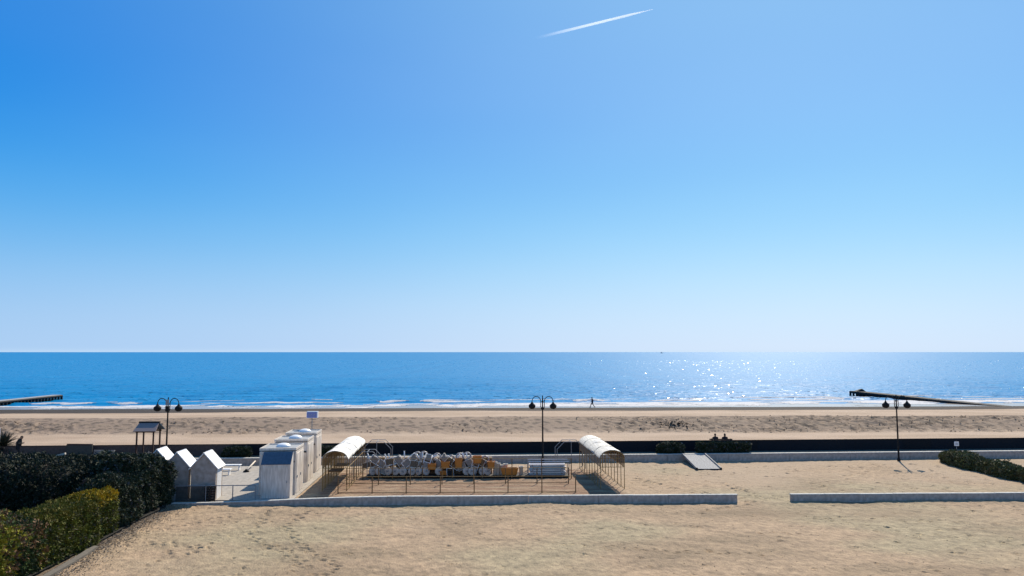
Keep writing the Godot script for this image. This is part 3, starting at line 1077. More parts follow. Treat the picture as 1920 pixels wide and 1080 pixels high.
	# orange tubs
	for s in [[810, 0.55, 0.62, 0.42, "square orange tub left of the others, at mid height"], [835, 0.62, 0.66, 0.5, "orange tub with pale lid between grey discs"], [860, 0.70, 0.56, 0.62, "tall orange tub beside the white poles"], [895, 1.0, 0.66, 0.5, "bright orange tub highest on the heap"], [921, 0.62, 0.52, 0.5, "dull orange tub right of the highest tub"], [955, 0.16, 1.25, 0.5, "long orange tub at the right end of the heap"], [836, 0.16, 0.85, 0.30, "flat orange tub at the foot of the heap"]]:
		var tb := thing("orange_tub", s[4], "tub", Vector3(cx(s[0]), P + s[1] - 0.13, -53.85), rng.randf_range(-0.2, 0.2), "orange tubs in the heap of beach gear")
		var w: float = s[2]
		var h: float = s[3]
		var b := MB.new()
		var rings := []
		for l in [[0.0, 0.82], [0.04, 0.86], [h - 0.02, 1.0], [h, 1.0], [h, 0.93], [0.06, 0.80]]:
			var ring := []
			for q in [[-1, 0.7], [-0.7, 1], [0.7, 1], [1, 0.7], [1, -0.7], [0.7, -1], [-0.7, -1], [-1, -0.7]]:
				ring.append(Vector3(q[0] * w / 2 * l[1], l[0], q[1] * 0.25 * l[1]))
			rings.append(ring)
		b.loft(rings)
		put("tub_body", b.done(), M.orange, tb)
		b = MB.new()
		b.box(Vector3(0, h - 0.05, 0.26), Vector3(w * 0.9, 0.05, 0.03))
		put("rim", b.done(), M.orange, tb)
	# supports so that nothing hangs in the air: crates behind and under
	var lab := ["brown crate behind grey bases, at the left end of the heap", "brown crate behind grey bases, second along", "brown crate under rings and orange tub", "brown crate behind the tall orange tub", "brown crate under the highest orange tub"]
	var i2 := 0
	for u in [712, 762, 815, 858, 900]:
		var c := thing("storage_crate", lab[i2], "crate", Vector3(cx(u), P, -54.75), 0.02, "brown crates inside the heap of beach gear")
		for y in 5:
			var b := MB.new()
			b.box(Vector3(0, 0.1 + y * 0.24, 0), Vector3(1.7, 0.2, 0.62))
			put("board", b.done(), M.crate, c)
		i2 += 1
	# pots
	k = 0
	for s in [[934, 0.0, 0.85], [941, 0.0, 0.72], [948, 0.5, 0.3], [928, 0.0, 0.95], [977, 0.0, 0.62]]:
		var b := MB.new(true)
		var h: float = s[2]
		b.lathe([[0.10, 0.0], [0.13, 0.02], [0.15, h - 0.08], [0.18, h - 0.06], [0.18, h], [0.14, h], [0.12, 0.1]], 12)
		var o := put("cream_pot", b.done(), M.cream)
		o.position = Vector3(cx(s[0]), P + s[1], -53.95)
		tag(o, ["tall cream pot beside the orange tubs", "cream pot just right of the tall one", "small cream pot on the long orange tub", "tallest cream pot behind the others", "cream pot between the orange tub and grey sunbeds"][k], "pot", "cream pots in the cage")
		k += 1
	# pale folded loungers tumbled over the rest
	k = 0
	for s in [[694, 0.75, 0.3], [708, 0.95, -0.5], [722, 0.62, 1.1], [737, 1.0, 0.2], [752, 0.8, -0.9], [768, 1.02, 0.6], [784, 0.72, -0.2], [800, 0.9, 1.3], [826, 0.95, 0.9], [848, 0.85, -0.6], [872, 0.72, 0.4], [890, 0.6, 1.2], [908, 0.8, -0.4]]:
		var fl := thing("folded_lounger", "%s pale folded lounger tumbled on the heap, from the left" % nth[k], "lounger", Vector3(cx(s[0]), P + s[1], -53.95), rng.randf_range(-0.5, 0.5), "pale folded loungers on the heap")
		fl.rotation.z = s[2]
		fl.rotation.x = rng.randf_range(-0.5, -0.1)
		var b := MB.new(true)
		for q in [-0.24, 0.24]:
			b.tube([Vector3(-0.62, q, 0), Vector3(0.62, q, 0)], 0.026, 6)
		for q in [-0.6, 0.0, 0.6]:
			b.tube([Vector3(q, -0.24, 0), Vector3(q, 0.24, 0)], 0.022, 5)
		put("frame", b.done(), M.white_metal if k % 2 else M.cream, fl)
		b = MB.new()
		b.box(Vector3(-0.3, 0, 0.012), Vector3(0.56, 0.36, 0.012))
		b.box(Vector3(0.34, 0, 0.012), Vector3(0.40, 0.36, 0.012))
		put("sling", b.done(), M.sling if k % 3 else M.crate, fl)
		k += 1
	# a dark folded chair in the heap
	t = thing("folded_chair", "small black folded chair lying at the foot of the heap", "chair", Vector3(cx(845), P, -53.5), 0.3)
	var fb := MB.new()
	fb.box(Vector3(0, 0.22, 0), Vector3(0.46, 0.38, 0.05), Basis(Vector3(1, 0, 0), -0.4))
	put("seat", fb.done(), M.black, t)
	fb = MB.new(true)
	fb.tube([Vector3(-0.24, 0.0, 0.1), Vector3(-0.24, 0.5, -0.12), Vector3(0.24, 0.5, -0.12), Vector3(0.24, 0.0, 0.1)], 0.02, 6)
	put("frame", fb.done(), M.white_metal, t)
	# sunbeds stacked flat
	for j in 5:
		var s := thing("sunbed", ["lowest grey sunbed of the flat stack in the cage", "second grey sunbed up in the flat stack", "third grey sunbed up in the flat stack", "fourth grey sunbed up in the flat stack", "topmost grey sunbed of the flat stack in the cage"][j], "sunbed", Vector3(2.55 + (j % 2) * 0.06, 0.08 + j * 0.17, -54.3), 0.02 + (j % 3) * 0.012, "grey sunbeds in a flat stack")
		var b := MB.new()
		for q in [-1.0, 1.0]:
			b.box(Vector3(0, 0.08, q * 0.36), Vector3(2.6, 0.07, 0.05))
			b.box(Vector3(q * 1.28, 0.08, 0), Vector3(0.05, 0.068, 0.67))
		put("frame", b.done(), M.bed_frame, s)
		b = MB.new()
		b.box(Vector3(0, 0.095, 0), Vector3(2.5, 0.02, 0.66))
		put("sling", b.done(), M.film, s)
		for q in [-1.0, 1.0]:
			for e in [-1.0, 1.0]:
				b = MB.new()
				b.box(Vector3(q * 1.05, 0.02, e * 0.36), Vector3(0.05, 0.09, 0.045))
				put("leg", b.done(), M.ring, s)
	t = thing("drying_rack", "light pipe rack standing round the stacked grey sunbeds", "rack", Vector3(1.15, 0, -54.9), 0.02)
	for x in [0.0, 2.95]:
		for z in [0.0, 1.15]:
			var b := MB.new()
			b.tube([Vector3(x, -0.1, z), Vector3(x, 1.12, z)], 0.025, 5)
			put("post", b.done(), M.steel, t)
	for z in [0.0, 1.15]:
		var b := MB.new()
		b.tube([Vector3(0, 1.11, z), Vector3(2.95, 1.11, z)], 0.025, 5)
		put("top_rail", b.done(), M.white_metal, t)

# ---------------------------------------------------------------- small things along the path
func path_things():
	# ramp
	var t := thing("plank_ramp", "pale plank ramp leading from the sand up to the path", "ramp", Vector3(15.1, 0, -57.1), 0.02)
	var n := 17
	var rise := 0.50
	var run := 4.25
	var ang := atan(rise / run)
	for i in n:
		var f := (i + 0.5) / n
		var b := MB.new()
		b.bevel(Vector3(0, 0.06 + rise * f, -run * f), Vector3(1.78, 0.035, run / n - 0.018), 0.006, Basis(Vector3(1, 0, 0), ang))
		put("plank", b.done(), M.plank, t)
	for s in [-1.0, 1.0]:
		var b := MB.new()
		b.box(Vector3(s * 0.93, 0.10 + rise / 2, -run / 2), Vector3(0.07, 0.16, run + 0.1), Basis(Vector3(1, 0, 0), ang))
		put("kerb_board", b.done(), M.plank, t)
		b = MB.new()
		b.box(Vector3(s * 0.93, 0.06, -0.0), Vector3(0.16, 0.18, 0.16))
		put("foot_block", b.done(), M.dark_wood, t)
	var st := MB.new()
	st.box(Vector3(0, -0.02 + rise / 2, -run / 2), Vector3(1.6, 0.10, run), Basis(Vector3(1, 0, 0), ang))
	put("deck_frame", st.done(), M.dark_wood, t)
	# kiosk
	t = thing("notice_shelter", "small open shelter with pitched grey roof on four brown posts", "shelter", Vector3(-28.95, 0, -58.5), 0.05)
	for p in [[-0.64, 0.0], [0.64, 0.0], [-0.64, -1.2], [0.64, -1.2]]:
		var b := MB.new()
		b.box(Vector3(p[0], 1.35, p[1]), Vector3(0.10, 2.9, 0.10))
		put("post", b.done(), M.brown, t)
	for s in [[0.28, 1], [-1.48, -1]]:
		var b := MB.new()
		var q := []
		var nrm := Vector3(0, 0.85, 0.65 * s[1]).normalized()
		for off in [0.0, 0.05]:
			for e in [[-0.82, 2.76, s[0]], [0.92, 2.76, s[0]], [0.80, 3.38, -0.6], [-0.70, 3.38, -0.6]]:
				q.append(Vector3(e[0], e[1], e[2]) + nrm * off)
		b.hexa(q)
		put("roof_panel", b.done(), M.bluegrey if s[1] < 0 else M.kiosk, t)
	var b3 := MB.new()
	b3.box(Vector3(0.05, 3.42, -0.6), Vector3(1.6, 0.12, 0.22))
	put("ridge_cap", b3.done(), M.black, t)
	b3 = MB.new()
	for z in [0.0, -1.2]:
		b3.box(Vector3(0, 2.72, z), Vector3(1.5, 0.10, 0.08))
	put("beam", b3.done(), M.brown, t)
	# board and pale panel on the fence
	t = thing("notice_board", "dark board with brown top edge standing above the brown fence", "board", Vector3(-34.9, 0.72, -59.9), -0.066)
	var b := MB.new()
	b.box(Vector3(0, 0.36, 0), Vector3(2.05, 0.86, 0.06))
	put("board_face", b.done(), M.box_dark, t)
	b = MB.new()
	b.box(Vector3(0, 0.84, -0.02), Vector3(2.1, 0.10, 0.14))
	put("top_edge", b.done(), M.brown, t)
	for x in [-1.06, 1.06]:
		b = MB.new()
		b.box(Vector3(x, 0.3, 0), Vector3(0.06, 1.0, 0.09))
		put("post", b.done(), M.box_dark, t)
	b = MB.new()
	b.bevel(Vector3(0, 0.3, 0), Vector3(1.75, 0.62, 0.1), 0.015)
	var o := put("pale_panel", b.done(), M.pale_panel)
	o.position = Vector3(-32.9, 0.5, -59.95)
	o.rotation.y = -0.066
	tag(o, "pale grey panel leaning on the brown fence beside the dark board", "panel")
	# white sign
	t = thing("square_sign", "small white square sign on a short post before the black fence", "sign", Vector3(37.85, 0.5, -63.2), -0.06)
	b = MB.new()
	b.tube([Vector3(0, -0.1, 0), Vector3(0, 0.8, 0)], 0.02, 6)
	put("post", b.done(), M.steel, t)
	b = MB.new()
	b.box(Vector3(0, 0.72, 0.03), Vector3(0.38, 0.36, 0.02))
	put("sign_face", b.done(), M.white, t)
	b = MB.new()
	b.box(Vector3(0, 0.77, 0.043), Vector3(0.2, 0.05, 0.006))
	b.box(Vector3(0, 0.67, 0.043), Vector3(0.24, 0.05, 0.006))
	put("lettering", b.done(), M.steel, t)
	# bench behind the fence
	t = thing("sea_bench", "dark bench facing the sea with two people seated on it", "bench", Vector3(19.2, 0.12, -68.3), -0.03)
	for i in 3:
		b = MB.new()
		b.bevel(Vector3(0, 0.45, -0.02 - i * 0.15), Vector3(2.1, 0.04, 0.13), 0.008)
		put("seat_slat", b.done(), M.dark_wood, t)
	for i in 3:
		b = MB.new()
		b.bevel(Vector3(0, 0.60 + i * 0.14, 0.08 + i * 0.03), Vector3(2.1, 0.11, 0.035), 0.008)
		put("back_slat", b.done(), M.dark_wood, t)
	for x in [-0.85, 0.85]:
		b = MB.new()
		b.box(Vector3(x, 0.2, -0.16), Vector3(0.07, 0.5, 0.42))
		b.box(Vector3(x, 0.7, 0.13), Vector3(0.065, 0.55, 0.045), Basis(Vector3(1, 0, 0), 0.2))
		put("leg", b.done(), M.black, t)
	# thin white pole by the palm and the beam in the hedge
	b = MB.new()
	b.tube([Vector3(0, 0, 0), Vector3(0, 2.5, 0)], 0.03, 6)
	o = put("white_post", b.done(), M.white_metal)
	o.position = Vector3(-41.2, 0.4, -59.6)
	tag(o, "thin pale post in front of the spiky palm", "post")
	b = MB.new()
	b.box(Vector3.ZERO, Vector3(1.25, 0.12, 0.14), Basis(Vector3(0, 0, 1), 0.26))
	o = put("wooden_beam", b.done(), M.cream)
	o.position = Vector3(-30.3, 2.12, -49.4)
	tag(o, "pale slanting beam lying on top of the hedge", "beam")

# ---------------------------------------------------------------- piers, ship, trail
func pier(label: String, a: Vector3, b_: Vector3, w: float, thick: float, tip: bool, top: Material):
	var t := thing("timber_pier", label, "pier", Vector3.ZERO, 0.0, "low piers running out into the sea")
	var d := (b_ - a)
	var L := Vector2(d.x, d.z).length()
	var dir := d.normalized()
	var side := Vector3(-dir.z, 0, dir.x).normalized() * w / 2
	var n := int(L / 3.0)
	for i in n:
		var p := a + d * (float(i) / n)
		var q := a + d * ((i + 1.0) / n) - dir * 0.03
		var m := MB.new()
		var dn := Vector3(0, -thick, 0)
		m.hexa([p - side + dn, p + side + dn, q + side + dn, q - side + dn, p - side, p + side, q + side, q - side])
		put("deck_section", m.done(), top, t)
	for s in [-1.0, 1.0]:
		var m := MB.new()
		m.tube([a + side * s + Vector3(0, -thick * 0.5, 0), b_ + side * s + Vector3(0, -thick * 0.5, 0)], thick * 0.52, 6)
		put("edge_beam", m.done(), M.pier, t)
		var k := int(L / 0.95)
		for i in k + 1:
			var p: Vector3 = a + d * (float(i) / k) + side * s * 0.92
			m = MB.new()
			m.tube([Vector3(p.x, -2.2, p.z), Vector3(p.x, p.y - thick * 0.6, p.z)], 0.24, 7)
			put("pile", m.done(), M.pier, t)
	if tip:
		for i in range(int(n * 0.25), n):
			var p := a + d * (float(i) / n) + side
			var q := a + d * ((i + 0.98) / n) + side
			var m2 := MB.new()
			m2.hexa([Vector3(p.x, -1.6, p.z), Vector3(p.x + 0.06, -1.6, p.z), Vector3(q.x + 0.06, -1.6, q.z), Vector3(q.x, -1.6, q.z), p + Vector3(0, -thick, 0), p + Vector3(0.06, -thick, 0), q + Vector3(0.06, -thick, 0), q + Vector3(0, -thick, 0)])
			put("shade_sheet", m2.done(), M.pier, t)  # dark sheet between the piles, put in place of the shade there
		var m := MB.new()
		var c := a + dir * 1.6
		m.hexa([c + Vector3(-1.1, -0.02, 0.8), c + Vector3(1.1, -0.02, 0.8), c + Vector3(1.1, -0.02, -0.8), c + Vector3(-1.1, -0.02, -0.8), c + Vector3(0.1, 0.5, 0.2), c + Vector3(0.5, 0.55, 0.2), c + Vector3(0.5, 0.55, -0.2), c + Vector3(0.1, 0.5, -0.2)])
		put("end_block", m.done(), M.pier, t)

func far_things():
	pier("dark pier on piles with a block at its end, beside the sun glitter", Vector3(77.3, 0.28, -166.5), Vector3(88.2, -0.62, -131.0), 2.4, 0.5, true, M.pier_top)
	pier("short pier with pale top that enters at the edge of the frame", Vector3(-94.0, 0.20, -152.5), Vector3(-94.6, 0.0, -124.0), 2.0, 0.4, false, M.roof_grey)
	var t := thing("cargo_ship", "tiny grey ship on the horizon", "ship", Vector3(1225, -0.8, -6000), 0.0)
	var b := MB.new()
	b.hexa([Vector3(-10, -1, 3), Vector3(9, -1, 3), Vector3(9, -1, -3), Vector3(-10, -1, -3), Vector3(-12, 3.2, 3.5), Vector3(12, 3.6, 3.5), Vector3(12, 3.6, -3.5), Vector3(-12, 3.2, -3.5)])
	put("hull", b.done(), M.steel, t)
	b = MB.new()
	b.box(Vector3(-5, 6, 0), Vector3(6, 5.6, 5))
	b.tube([Vector3(-4, 8, 0), Vector3(-4, 13, 0)], 0.5, 5)
	put("wheelhouse", b.done(), M.steel, t)
	# vapour trail
	var a := Vector3(190, 2985, -6745)
	var e := Vector3(1232, 3000, -6170)
	var st := SurfaceTool.new()
	st.begin(Mesh.PRIMITIVE_TRIANGLES)
	st.set_smooth_group(0)
	var rings := []
	var n := 60
	for i in n + 1:
		var f := float(i) / n
		var c := a.lerp(e, f)
		var r := lerpf(16.0, 11.0, f) * (1.0 + 0.22 * (1.0 - f) * n2.get_noise_2d(i * 14.0, 3))
		r *= 1.0 - 0.85 * smoothstep(0.8, 1.0, f)
		var ring := []
		for k in 10:
			var an := TAU * k / 10
			ring.append(c + Vector3(0, sin(an) * r, 0) + Vector3(0.6, 0, 0.8) * cos(an) * r)
		rings.append(ring)
	for i in n:
		for k in 10:
			var j := (k + 1) % 10
			for p in [[i, k], [i + 1, k], [i + 1, j], [i, k], [i + 1, j], [i, j]]:
				var f: float = float(p[0]) / n
				st.set_color(Color(1, 1, 1, 0.85 * smoothstep(0.0, 0.85, f) * (1.0 - 0.3 * smoothstep(0.93, 1.0, f))))
				st.add_vertex(rings[p[0]][p[1]])
	st.generate_normals()
	tag(put("vapor_trail_cloud", st.commit(), M.trail), "thin white vapour trail high in the blue sky", "vapour trail")

# ---------------------------------------------------------------- plants
var leaf_meshes := {}

func leaf_clump(size: float, long := 1.9) -> ArrayMesh:
	var key := "%f_%f" % [size, long]
	if leaf_meshes.has(key): return leaf_meshes[key]
	var b := MB.new()
	var r := RandomNumberGenerator.new()
	r.seed = 77
	for i in 6:
		var d := Vector3(r.randf_range(-1, 1), r.randf_range(-0.5, 1), r.randf_range(-1, 1)).normalized()
		var s := d.cross(Vector3(r.randf_range(-1, 1), r.randf_range(-1, 1), r.randf_range(-1, 1))).normalized()
		var up := d.cross(s)
		var o := d * size * 0.25
		var l := size * long * r.randf_range(0.7, 1.1)
		var w := size * 0.36
		b.quad(o, o + d * l * 0.5 + s * w + up * w * 0.25, o + d * l, o + d * l * 0.5 - s * w + up * w * 0.25)
	leaf_meshes[key] = b.done()
	return leaf_meshes[key]

# vols: [centre, half size, power] rounded boxes; colours picked by a callable(position, rng)
func plant(called: String, label: String, category: String, vols: Array, count: int, size: float, colour: Callable, seed_: int, group := "", ragged := 0.12) -> Node3D:
	var at: Vector3 = vols[0][0]
	var t := thing(called, label, category, Vector3(at.x, 0, at.z), 0.0, group)
	var r := RandomNumberGenerator.new()
	r.seed = seed_
	var total := 0.0
	var areas := []
	for v in vols:
		var h: Vector3 = v[1]
		var a := h.x * h.y + h.y * h.z + h.x * h.z
		areas.append(a)
		total += a
	var tr := []
	var cl := []
	for k in vols.size():
		var v: Array = vols[k]
		var h: Vector3 = v[1]
		var pw: float = v[2]
		for i in int(count * areas[k] / total):
			var d := Vector3(r.randfn(), r.randfn(), r.randfn()).normalized()
			var q := Vector3(d.x / h.x * 1.0, d.y / h.y, d.z / h.z)
			# point on the rounded box along a direction drawn in its own proportions
			var e := Vector3(d.x, d.y, d.z)
			var len_ := pow(pow(absf(e.x), pw) + pow(absf(e.y), pw) + pow(absf(e.z), pw), -1.0 / pw)
			var p: Vector3 = Vector3(e.x * h.x, e.y * h.y, e.z * h.z) * len_
			var lump := n1.get_noise_3d((v[0].x + p.x) * 6.0, p.y * 6.0, (v[0].z + p.z) * 6.0) * ragged * 2.2 + n3.get_noise_3d((v[0].x + p.x) * 8.0, p.y * 8.0, (v[0].z + p.z) * 8.0) * ragged
			p += p.normalized() * (lump + r.randf_range(-0.28, 0.10) * (ragged * 3.0 + 0.2))
			var w: Vector3 = v[0] + p
			if w.y < 0.02: continue
			var bs := Basis.from_euler(Vector3(r.randf() * TAU, r.randf() * TAU, r.randf() * TAU)) * Basis.from_scale(Vector3.ONE * r.randf_range(0.6, 1.35))
			tr.append(Transform3D(bs, w - Vector3(at.x, 0, at.z)))
			cl.append(colour.call(w, r))
	var mm := MultiMesh.new()
	mm.transform_format = MultiMesh.TRANSFORM_3D
	mm.use_colors = true
	mm.mesh = leaf_clump(size)
	mm.instance_count = tr.size()
	for i in tr.size():
		mm.set_instance_transform(i, tr[i])
		mm.set_instance_color(i, cl[i])
	var o := MultiMeshInstance3D.new()
	o.name = "foliage"
	o.multimesh = mm
	o.material_override = M.leaf
	t.add_child(o, true)
	o.set_meta("kind", "stuff")
	var b := MB.new(true)  # solid core behind the leaves, added to block light
	for v in vols:
		var h: Vector3 = v[1]
		var rings := []
		var pw: float = v[2]
		for j in 9:
			var la := PI * (j / 8.0 - 0.5) * 0.98
			var ring := []
			for i in 16:
				var lo := TAU * i / 16.0
				var e := Vector3(cos(la) * cos(lo), sin(la), -cos(la) * sin(lo))
				var len_ := pow(pow(absf(e.x), pw) + pow(absf(e.y), pw) + pow(absf(e.z), pw), -1.0 / pw)
				var p: Vector3 = Vector3(e.x * h.x, e.y * h.y, e.z * h.z) * len_ * 0.9
				p *= 1.0 - ragged * 0.5 + n1.get_noise_3d((v[0].x + p.x) * 6.0, p.y * 6.0, (v[0].z + p.z) * 6.0) * ragged
				ring.append(v[0] - Vector3(at.x, 0, at.z) + p)
			rings.append(ring)
		b.loft(rings)
	put("shade_core", b.done(), M.shade_core, t)
	return t

func plants():
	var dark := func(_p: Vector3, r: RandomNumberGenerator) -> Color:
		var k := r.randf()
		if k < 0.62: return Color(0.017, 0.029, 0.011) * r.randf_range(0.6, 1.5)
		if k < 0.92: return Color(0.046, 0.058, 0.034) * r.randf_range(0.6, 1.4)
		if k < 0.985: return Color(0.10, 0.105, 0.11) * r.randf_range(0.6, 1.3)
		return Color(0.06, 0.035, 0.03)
	var shaded_c := func(p: Vector3, r: RandomNumberGenerator) -> Color:  # darker copy of dark: the near face's shade put into the leaf colour
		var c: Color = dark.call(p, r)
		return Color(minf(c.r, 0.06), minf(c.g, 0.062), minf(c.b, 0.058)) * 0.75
	var hedge_c := func(p: Vector3, r: RandomNumberGenerator) -> Color:
		var g := Color(0.085, 0.105, 0.016) * r.randf_range(0.4, 1.7)
		if r.randf() < 0.12: g = Color(0.08, 0.085, 0.07)
		g = Color(g.r * 1.15, g.g, g.b * 0.8).lerp(Color(0.16, 0.135, 0.012) * r.randf_range(0.4, 1.3), 0.7 * smoothstep(1.6, 2.05, p.y))
		var y := smoothstep(-34.6, -36.2, p.z) * smoothstep(1.55, 2.0, p.y)
		if r.randf() < y * 0.85: g = Color(0.46, 0.31, 0.012) * r.randf_range(0.4, 1.2)
		return g
	var yellow_c := func(p: Vector3, r: RandomNumberGenerator) -> Color:
		var f := n1.get_noise_3d(p.x * 5, p.y * 5, p.z * 5) + r.randf_range(-0.25, 0.25)
		if f > 0.10: return Color(0.30, 0.27, 0.025) * r.randf_range(0.5, 1.2)
		if f > -0.08: return Color(0.24, 0.13, 0.06) * r.randf_range(0.5, 1.2)
		if f > -0.2: return Color(0.07, 0.10, 0.02) * r.randf_range(0.6, 1.4)
		return Color(0.028, 0.05, 0.014) * r.randf_range(0.6, 1.4)
	plant("variegated_bush", "yellow and rust coloured bush at the corner of the hedge", "bush", [[Vector3(-20.35, 1.0, -29.6), Vector3(1.05, 1.1, 1.7), 5.0], [Vector3(-21.2, 1.1, -30.4), Vector3(0.9, 1.15, 1.5), 4.0]], 12000, 0.075, yellow_c, 1)
	plant("clipped_hedge", "clipped green hedge with yellow tips at its far end", "hedge", [[Vector3(-20.35, 1.0, -33.0), Vector3(0.98, 1.07, 2.3), 7.0], [Vector3(-20.62, 1.02, -36.2), Vector3(0.86, 1.12, 1.4), 6.0]], 26000, 0.068, hedge_c, 2)
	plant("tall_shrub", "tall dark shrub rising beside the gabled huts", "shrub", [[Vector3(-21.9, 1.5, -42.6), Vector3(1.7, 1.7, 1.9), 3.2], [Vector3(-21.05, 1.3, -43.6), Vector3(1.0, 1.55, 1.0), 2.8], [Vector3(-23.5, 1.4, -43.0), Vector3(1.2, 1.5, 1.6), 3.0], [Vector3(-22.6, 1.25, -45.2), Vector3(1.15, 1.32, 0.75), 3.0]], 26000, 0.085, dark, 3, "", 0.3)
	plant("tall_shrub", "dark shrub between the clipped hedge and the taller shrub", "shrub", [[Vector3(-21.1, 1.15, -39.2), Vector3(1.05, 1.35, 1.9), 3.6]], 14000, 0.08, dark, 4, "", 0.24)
	plant("broad_hedge", "tall broad dark hedge, shade of its near face put into dark leaves", "hedge", [[Vector3(-29.0, 1.35, -41.6), Vector3(6.2, 1.65, 2.6), 7.0], [Vector3(-41.0, 1.35, -41.8), Vector3(6.4, 1.7, 2.7), 7.0]], 46000, 0.085, shaded_c, 5, "", 0.22)
	plant("low_hedge", "ragged dark hedge between the broad hedge and the brown fence", "hedge", [[Vector3(-30.0, 0.85, -49.6), Vector3(6.4, 1.0, 2.0), 5.0]], 14000, 0.085, dark, 6, "", 0.24)
	var k := 0
	for s in [[13.3, -61.95, 0.95, 0.42, "low dark bush on the path left of the plank ramp"], [16.6, -62.1, 1.15, 0.55, "dark bush on the path right of the plank ramp"], [18.8, -62.3, 1.2, 0.5, "wide bush with pale tips below the two seated people"], [-22.3, -59.9, 1.05, 0.42, "dark bush on the path beyond the concrete slab"], [-15.2, -60.4, 1.0, 0.45, "dark bush on the path beyond the farthest tall cabin"]]:
		plant("path_bush", s[4], "bush", [[Vector3(s[0], 0.5 + s[3] * 0.85, s[1] - 0.3), Vector3(s[2], s[3] * 0.85 + 0.03, 0.4), 5.0]], 2600, 0.07, dark, 20 + k, "bushes along the path", 0.16)
		k += 1
	var side_c := func(_p: Vector3, r: RandomNumberGenerator) -> Color:
		return (Color(0.10, 0.105, 0.035) if r.randf() < 0.7 else Color(0.12, 0.11, 0.06)) * r.randf_range(0.5, 1.4)
	plant("border_hedge", "loose green hedge bordering the sand below the white sign", "hedge", [[Vector3(35.7, 0.38, -58.9), Vector3(0.8, 0.54, 2.5), 3.0], [Vector3(35.9, 0.36, -54.6), Vector3(0.8, 0.5, 2.4), 3.0], [Vector3(36.1, 0.36, -50.3), Vector3(0.8, 0.52, 2.4), 3.0]], 15000, 0.085, side_c, 40, "", 0.22)
	# spiky palm at the edge of the frame
	var t := thing("spiky_palm", "spiky dark palm behind the hedge at the frame edge", "palm", Vector3(-41.4, 0.45, -60.4))
	var b := MB.new(true)
	b.lathe([[0.2, -0.1], [0.17, 0.5], [0.14, 0.95], [0.05, 1.0]], 8)
	put("trunk", b.done(), M.dark_wood, t)
	var blade := MB.new()
	for i in 6:
		var f := i / 6.0
		var f2 := (i + 1) / 6.0
		var w := 0.085 * (1.0 - f * 0.8)
		var w2 := 0.085 * (1.0 - f2 * 0.8) if i < 5 else 0.002
		var y0 := f * 1.3
		var y1 := f2 * 1.3
		var dz := -0.25 * f * f
		var dz2 := -0.25 * f2 * f2
		blade.quad(Vector3(-w, y0, dz), Vector3(-w2, y1, dz2), Vector3(0, y1, dz2 - 0.02), Vector3(0, y0, dz - 0.02))
		blade.quad(Vector3(0, y0, dz - 0.02), Vector3(0, y1, dz2 - 0.02), Vector3(w2, y1, dz2), Vector3(w, y0, dz))
	var bm := blade.done()
	var lm := mat(0.022, 0.026, 0.014, 0.6)
	for i in 240:
		var o := put("leaf", bm, lm, t)
		o.position = Vector3(0, 0.9, 0)
		o.rotation = Vector3(-rng.randf_range(0.1, 2.1), rng.randf() * TAU, 0)
		o.scale = Vector3.ONE * rng.randf_range(0.7, 1.05)
	# dark earth under the shrubs and the pale kerb of the bed
	b = MB.new()
	var pts := [Vector2(-19.0, -26.0), Vector2(-19.2, -31.0), Vector2(-19.5, -36.0), Vector2(-19.9, -40.0), Vector2(-20.0, -44.0), Vector2(-23.4, -44.9), Vector2(-24.0, -52.0), Vector2(-60.0, -52.0), Vector2(-60.0, -26.0)]
	var tri := Geometry2D.triangulate_polygon(PackedVector2Array(pts))
	for i in range(0, tri.size(), 3):
		b.tri(Vector3(pts[tri[i]].x, 0.11, pts[tri[i]].y), Vector3(pts[tri[i + 1]].x, 0.11, pts[tri[i + 1]].y), Vector3(pts[tri[i + 2]].x, 0.11, pts[tri[i + 2]].y))
	tag(put("soil", b.done(), M.soil), "dark planted earth under the hedges", "", "", "structure")
	b = MB.new()
	var rings := []
	for p in [[-18.55, -26.0], [-18.6, -30.0], [-18.75, -31.6], [-18.95, -33.2], [-19.2, -34.6]]:
		rings.append([Vector3(p[0] + 0.14, -0.1, p[1]), Vector3(p[0] + 0.13, 0.10, p[1]), Vector3(p[0] - 0.13, 0.13, p[1]), Vector3(p[0] - 0.14, -0.1, p[1])])
	b.loft(rings)
	tag(put("bed_edging", b.done(), M.edging), "worn concrete edging along the foot of the clipped hedge", "edging")
	# litter: dry leaves and pebbles beside the hedge, dark scraps on the sand
	var scrap := MB.new()
	scrap.quad(Vector3(-0.5, 0.1, 0), Vector3(0, 0.35, 0.4), Vector3(0.6, 0.05, 0.1), Vector3(0.1, 0.0, -0.4))
	scrap.quad(Vector3(-0.3, 0.0, 0.3), Vector3(0.1, 0.3, -0.3), Vector3(0.5, 0.1, -0.2), Vector3(0.2, 0.0, 0.4))
	var list := []
	var cols := []
	for i in 5200:
		var z := rng.randf_range(28.0, 44.0)
		var edge := -18.75 - (z - 30.4) * 0.105
		var x := edge + absf(rng.randfn(0.0, 0.75)) - 0.25
		list.append(Transform3D(Basis.from_euler(Vector3(0, rng.randf() * TAU, rng.randf_range(-0.5, 0.5))) * rng.randf_range(0.03, 0.075), Vector3(x, yard_y(x, z) + 0.01, -z)))
		cols.append(Color(0.30, 0.24, 0.18) * rng.randf_range(0.2, 1.5))
	for i in 2200:
		var z := rng.randf_range(28.0, 60.0)
		var x := rng.randf_range(-18.0, 34.0)
		list.append(Transform3D(Basis.from_euler(Vector3(0, rng.randf() * TAU, 0)) * rng.randf_range(0.02, 0.06), Vector3(x, yard_y(x, z) + 0.005, -z)))
		cols.append(Color(0.05, 0.04, 0.03) * rng.randf_range(0.5, 3.0))
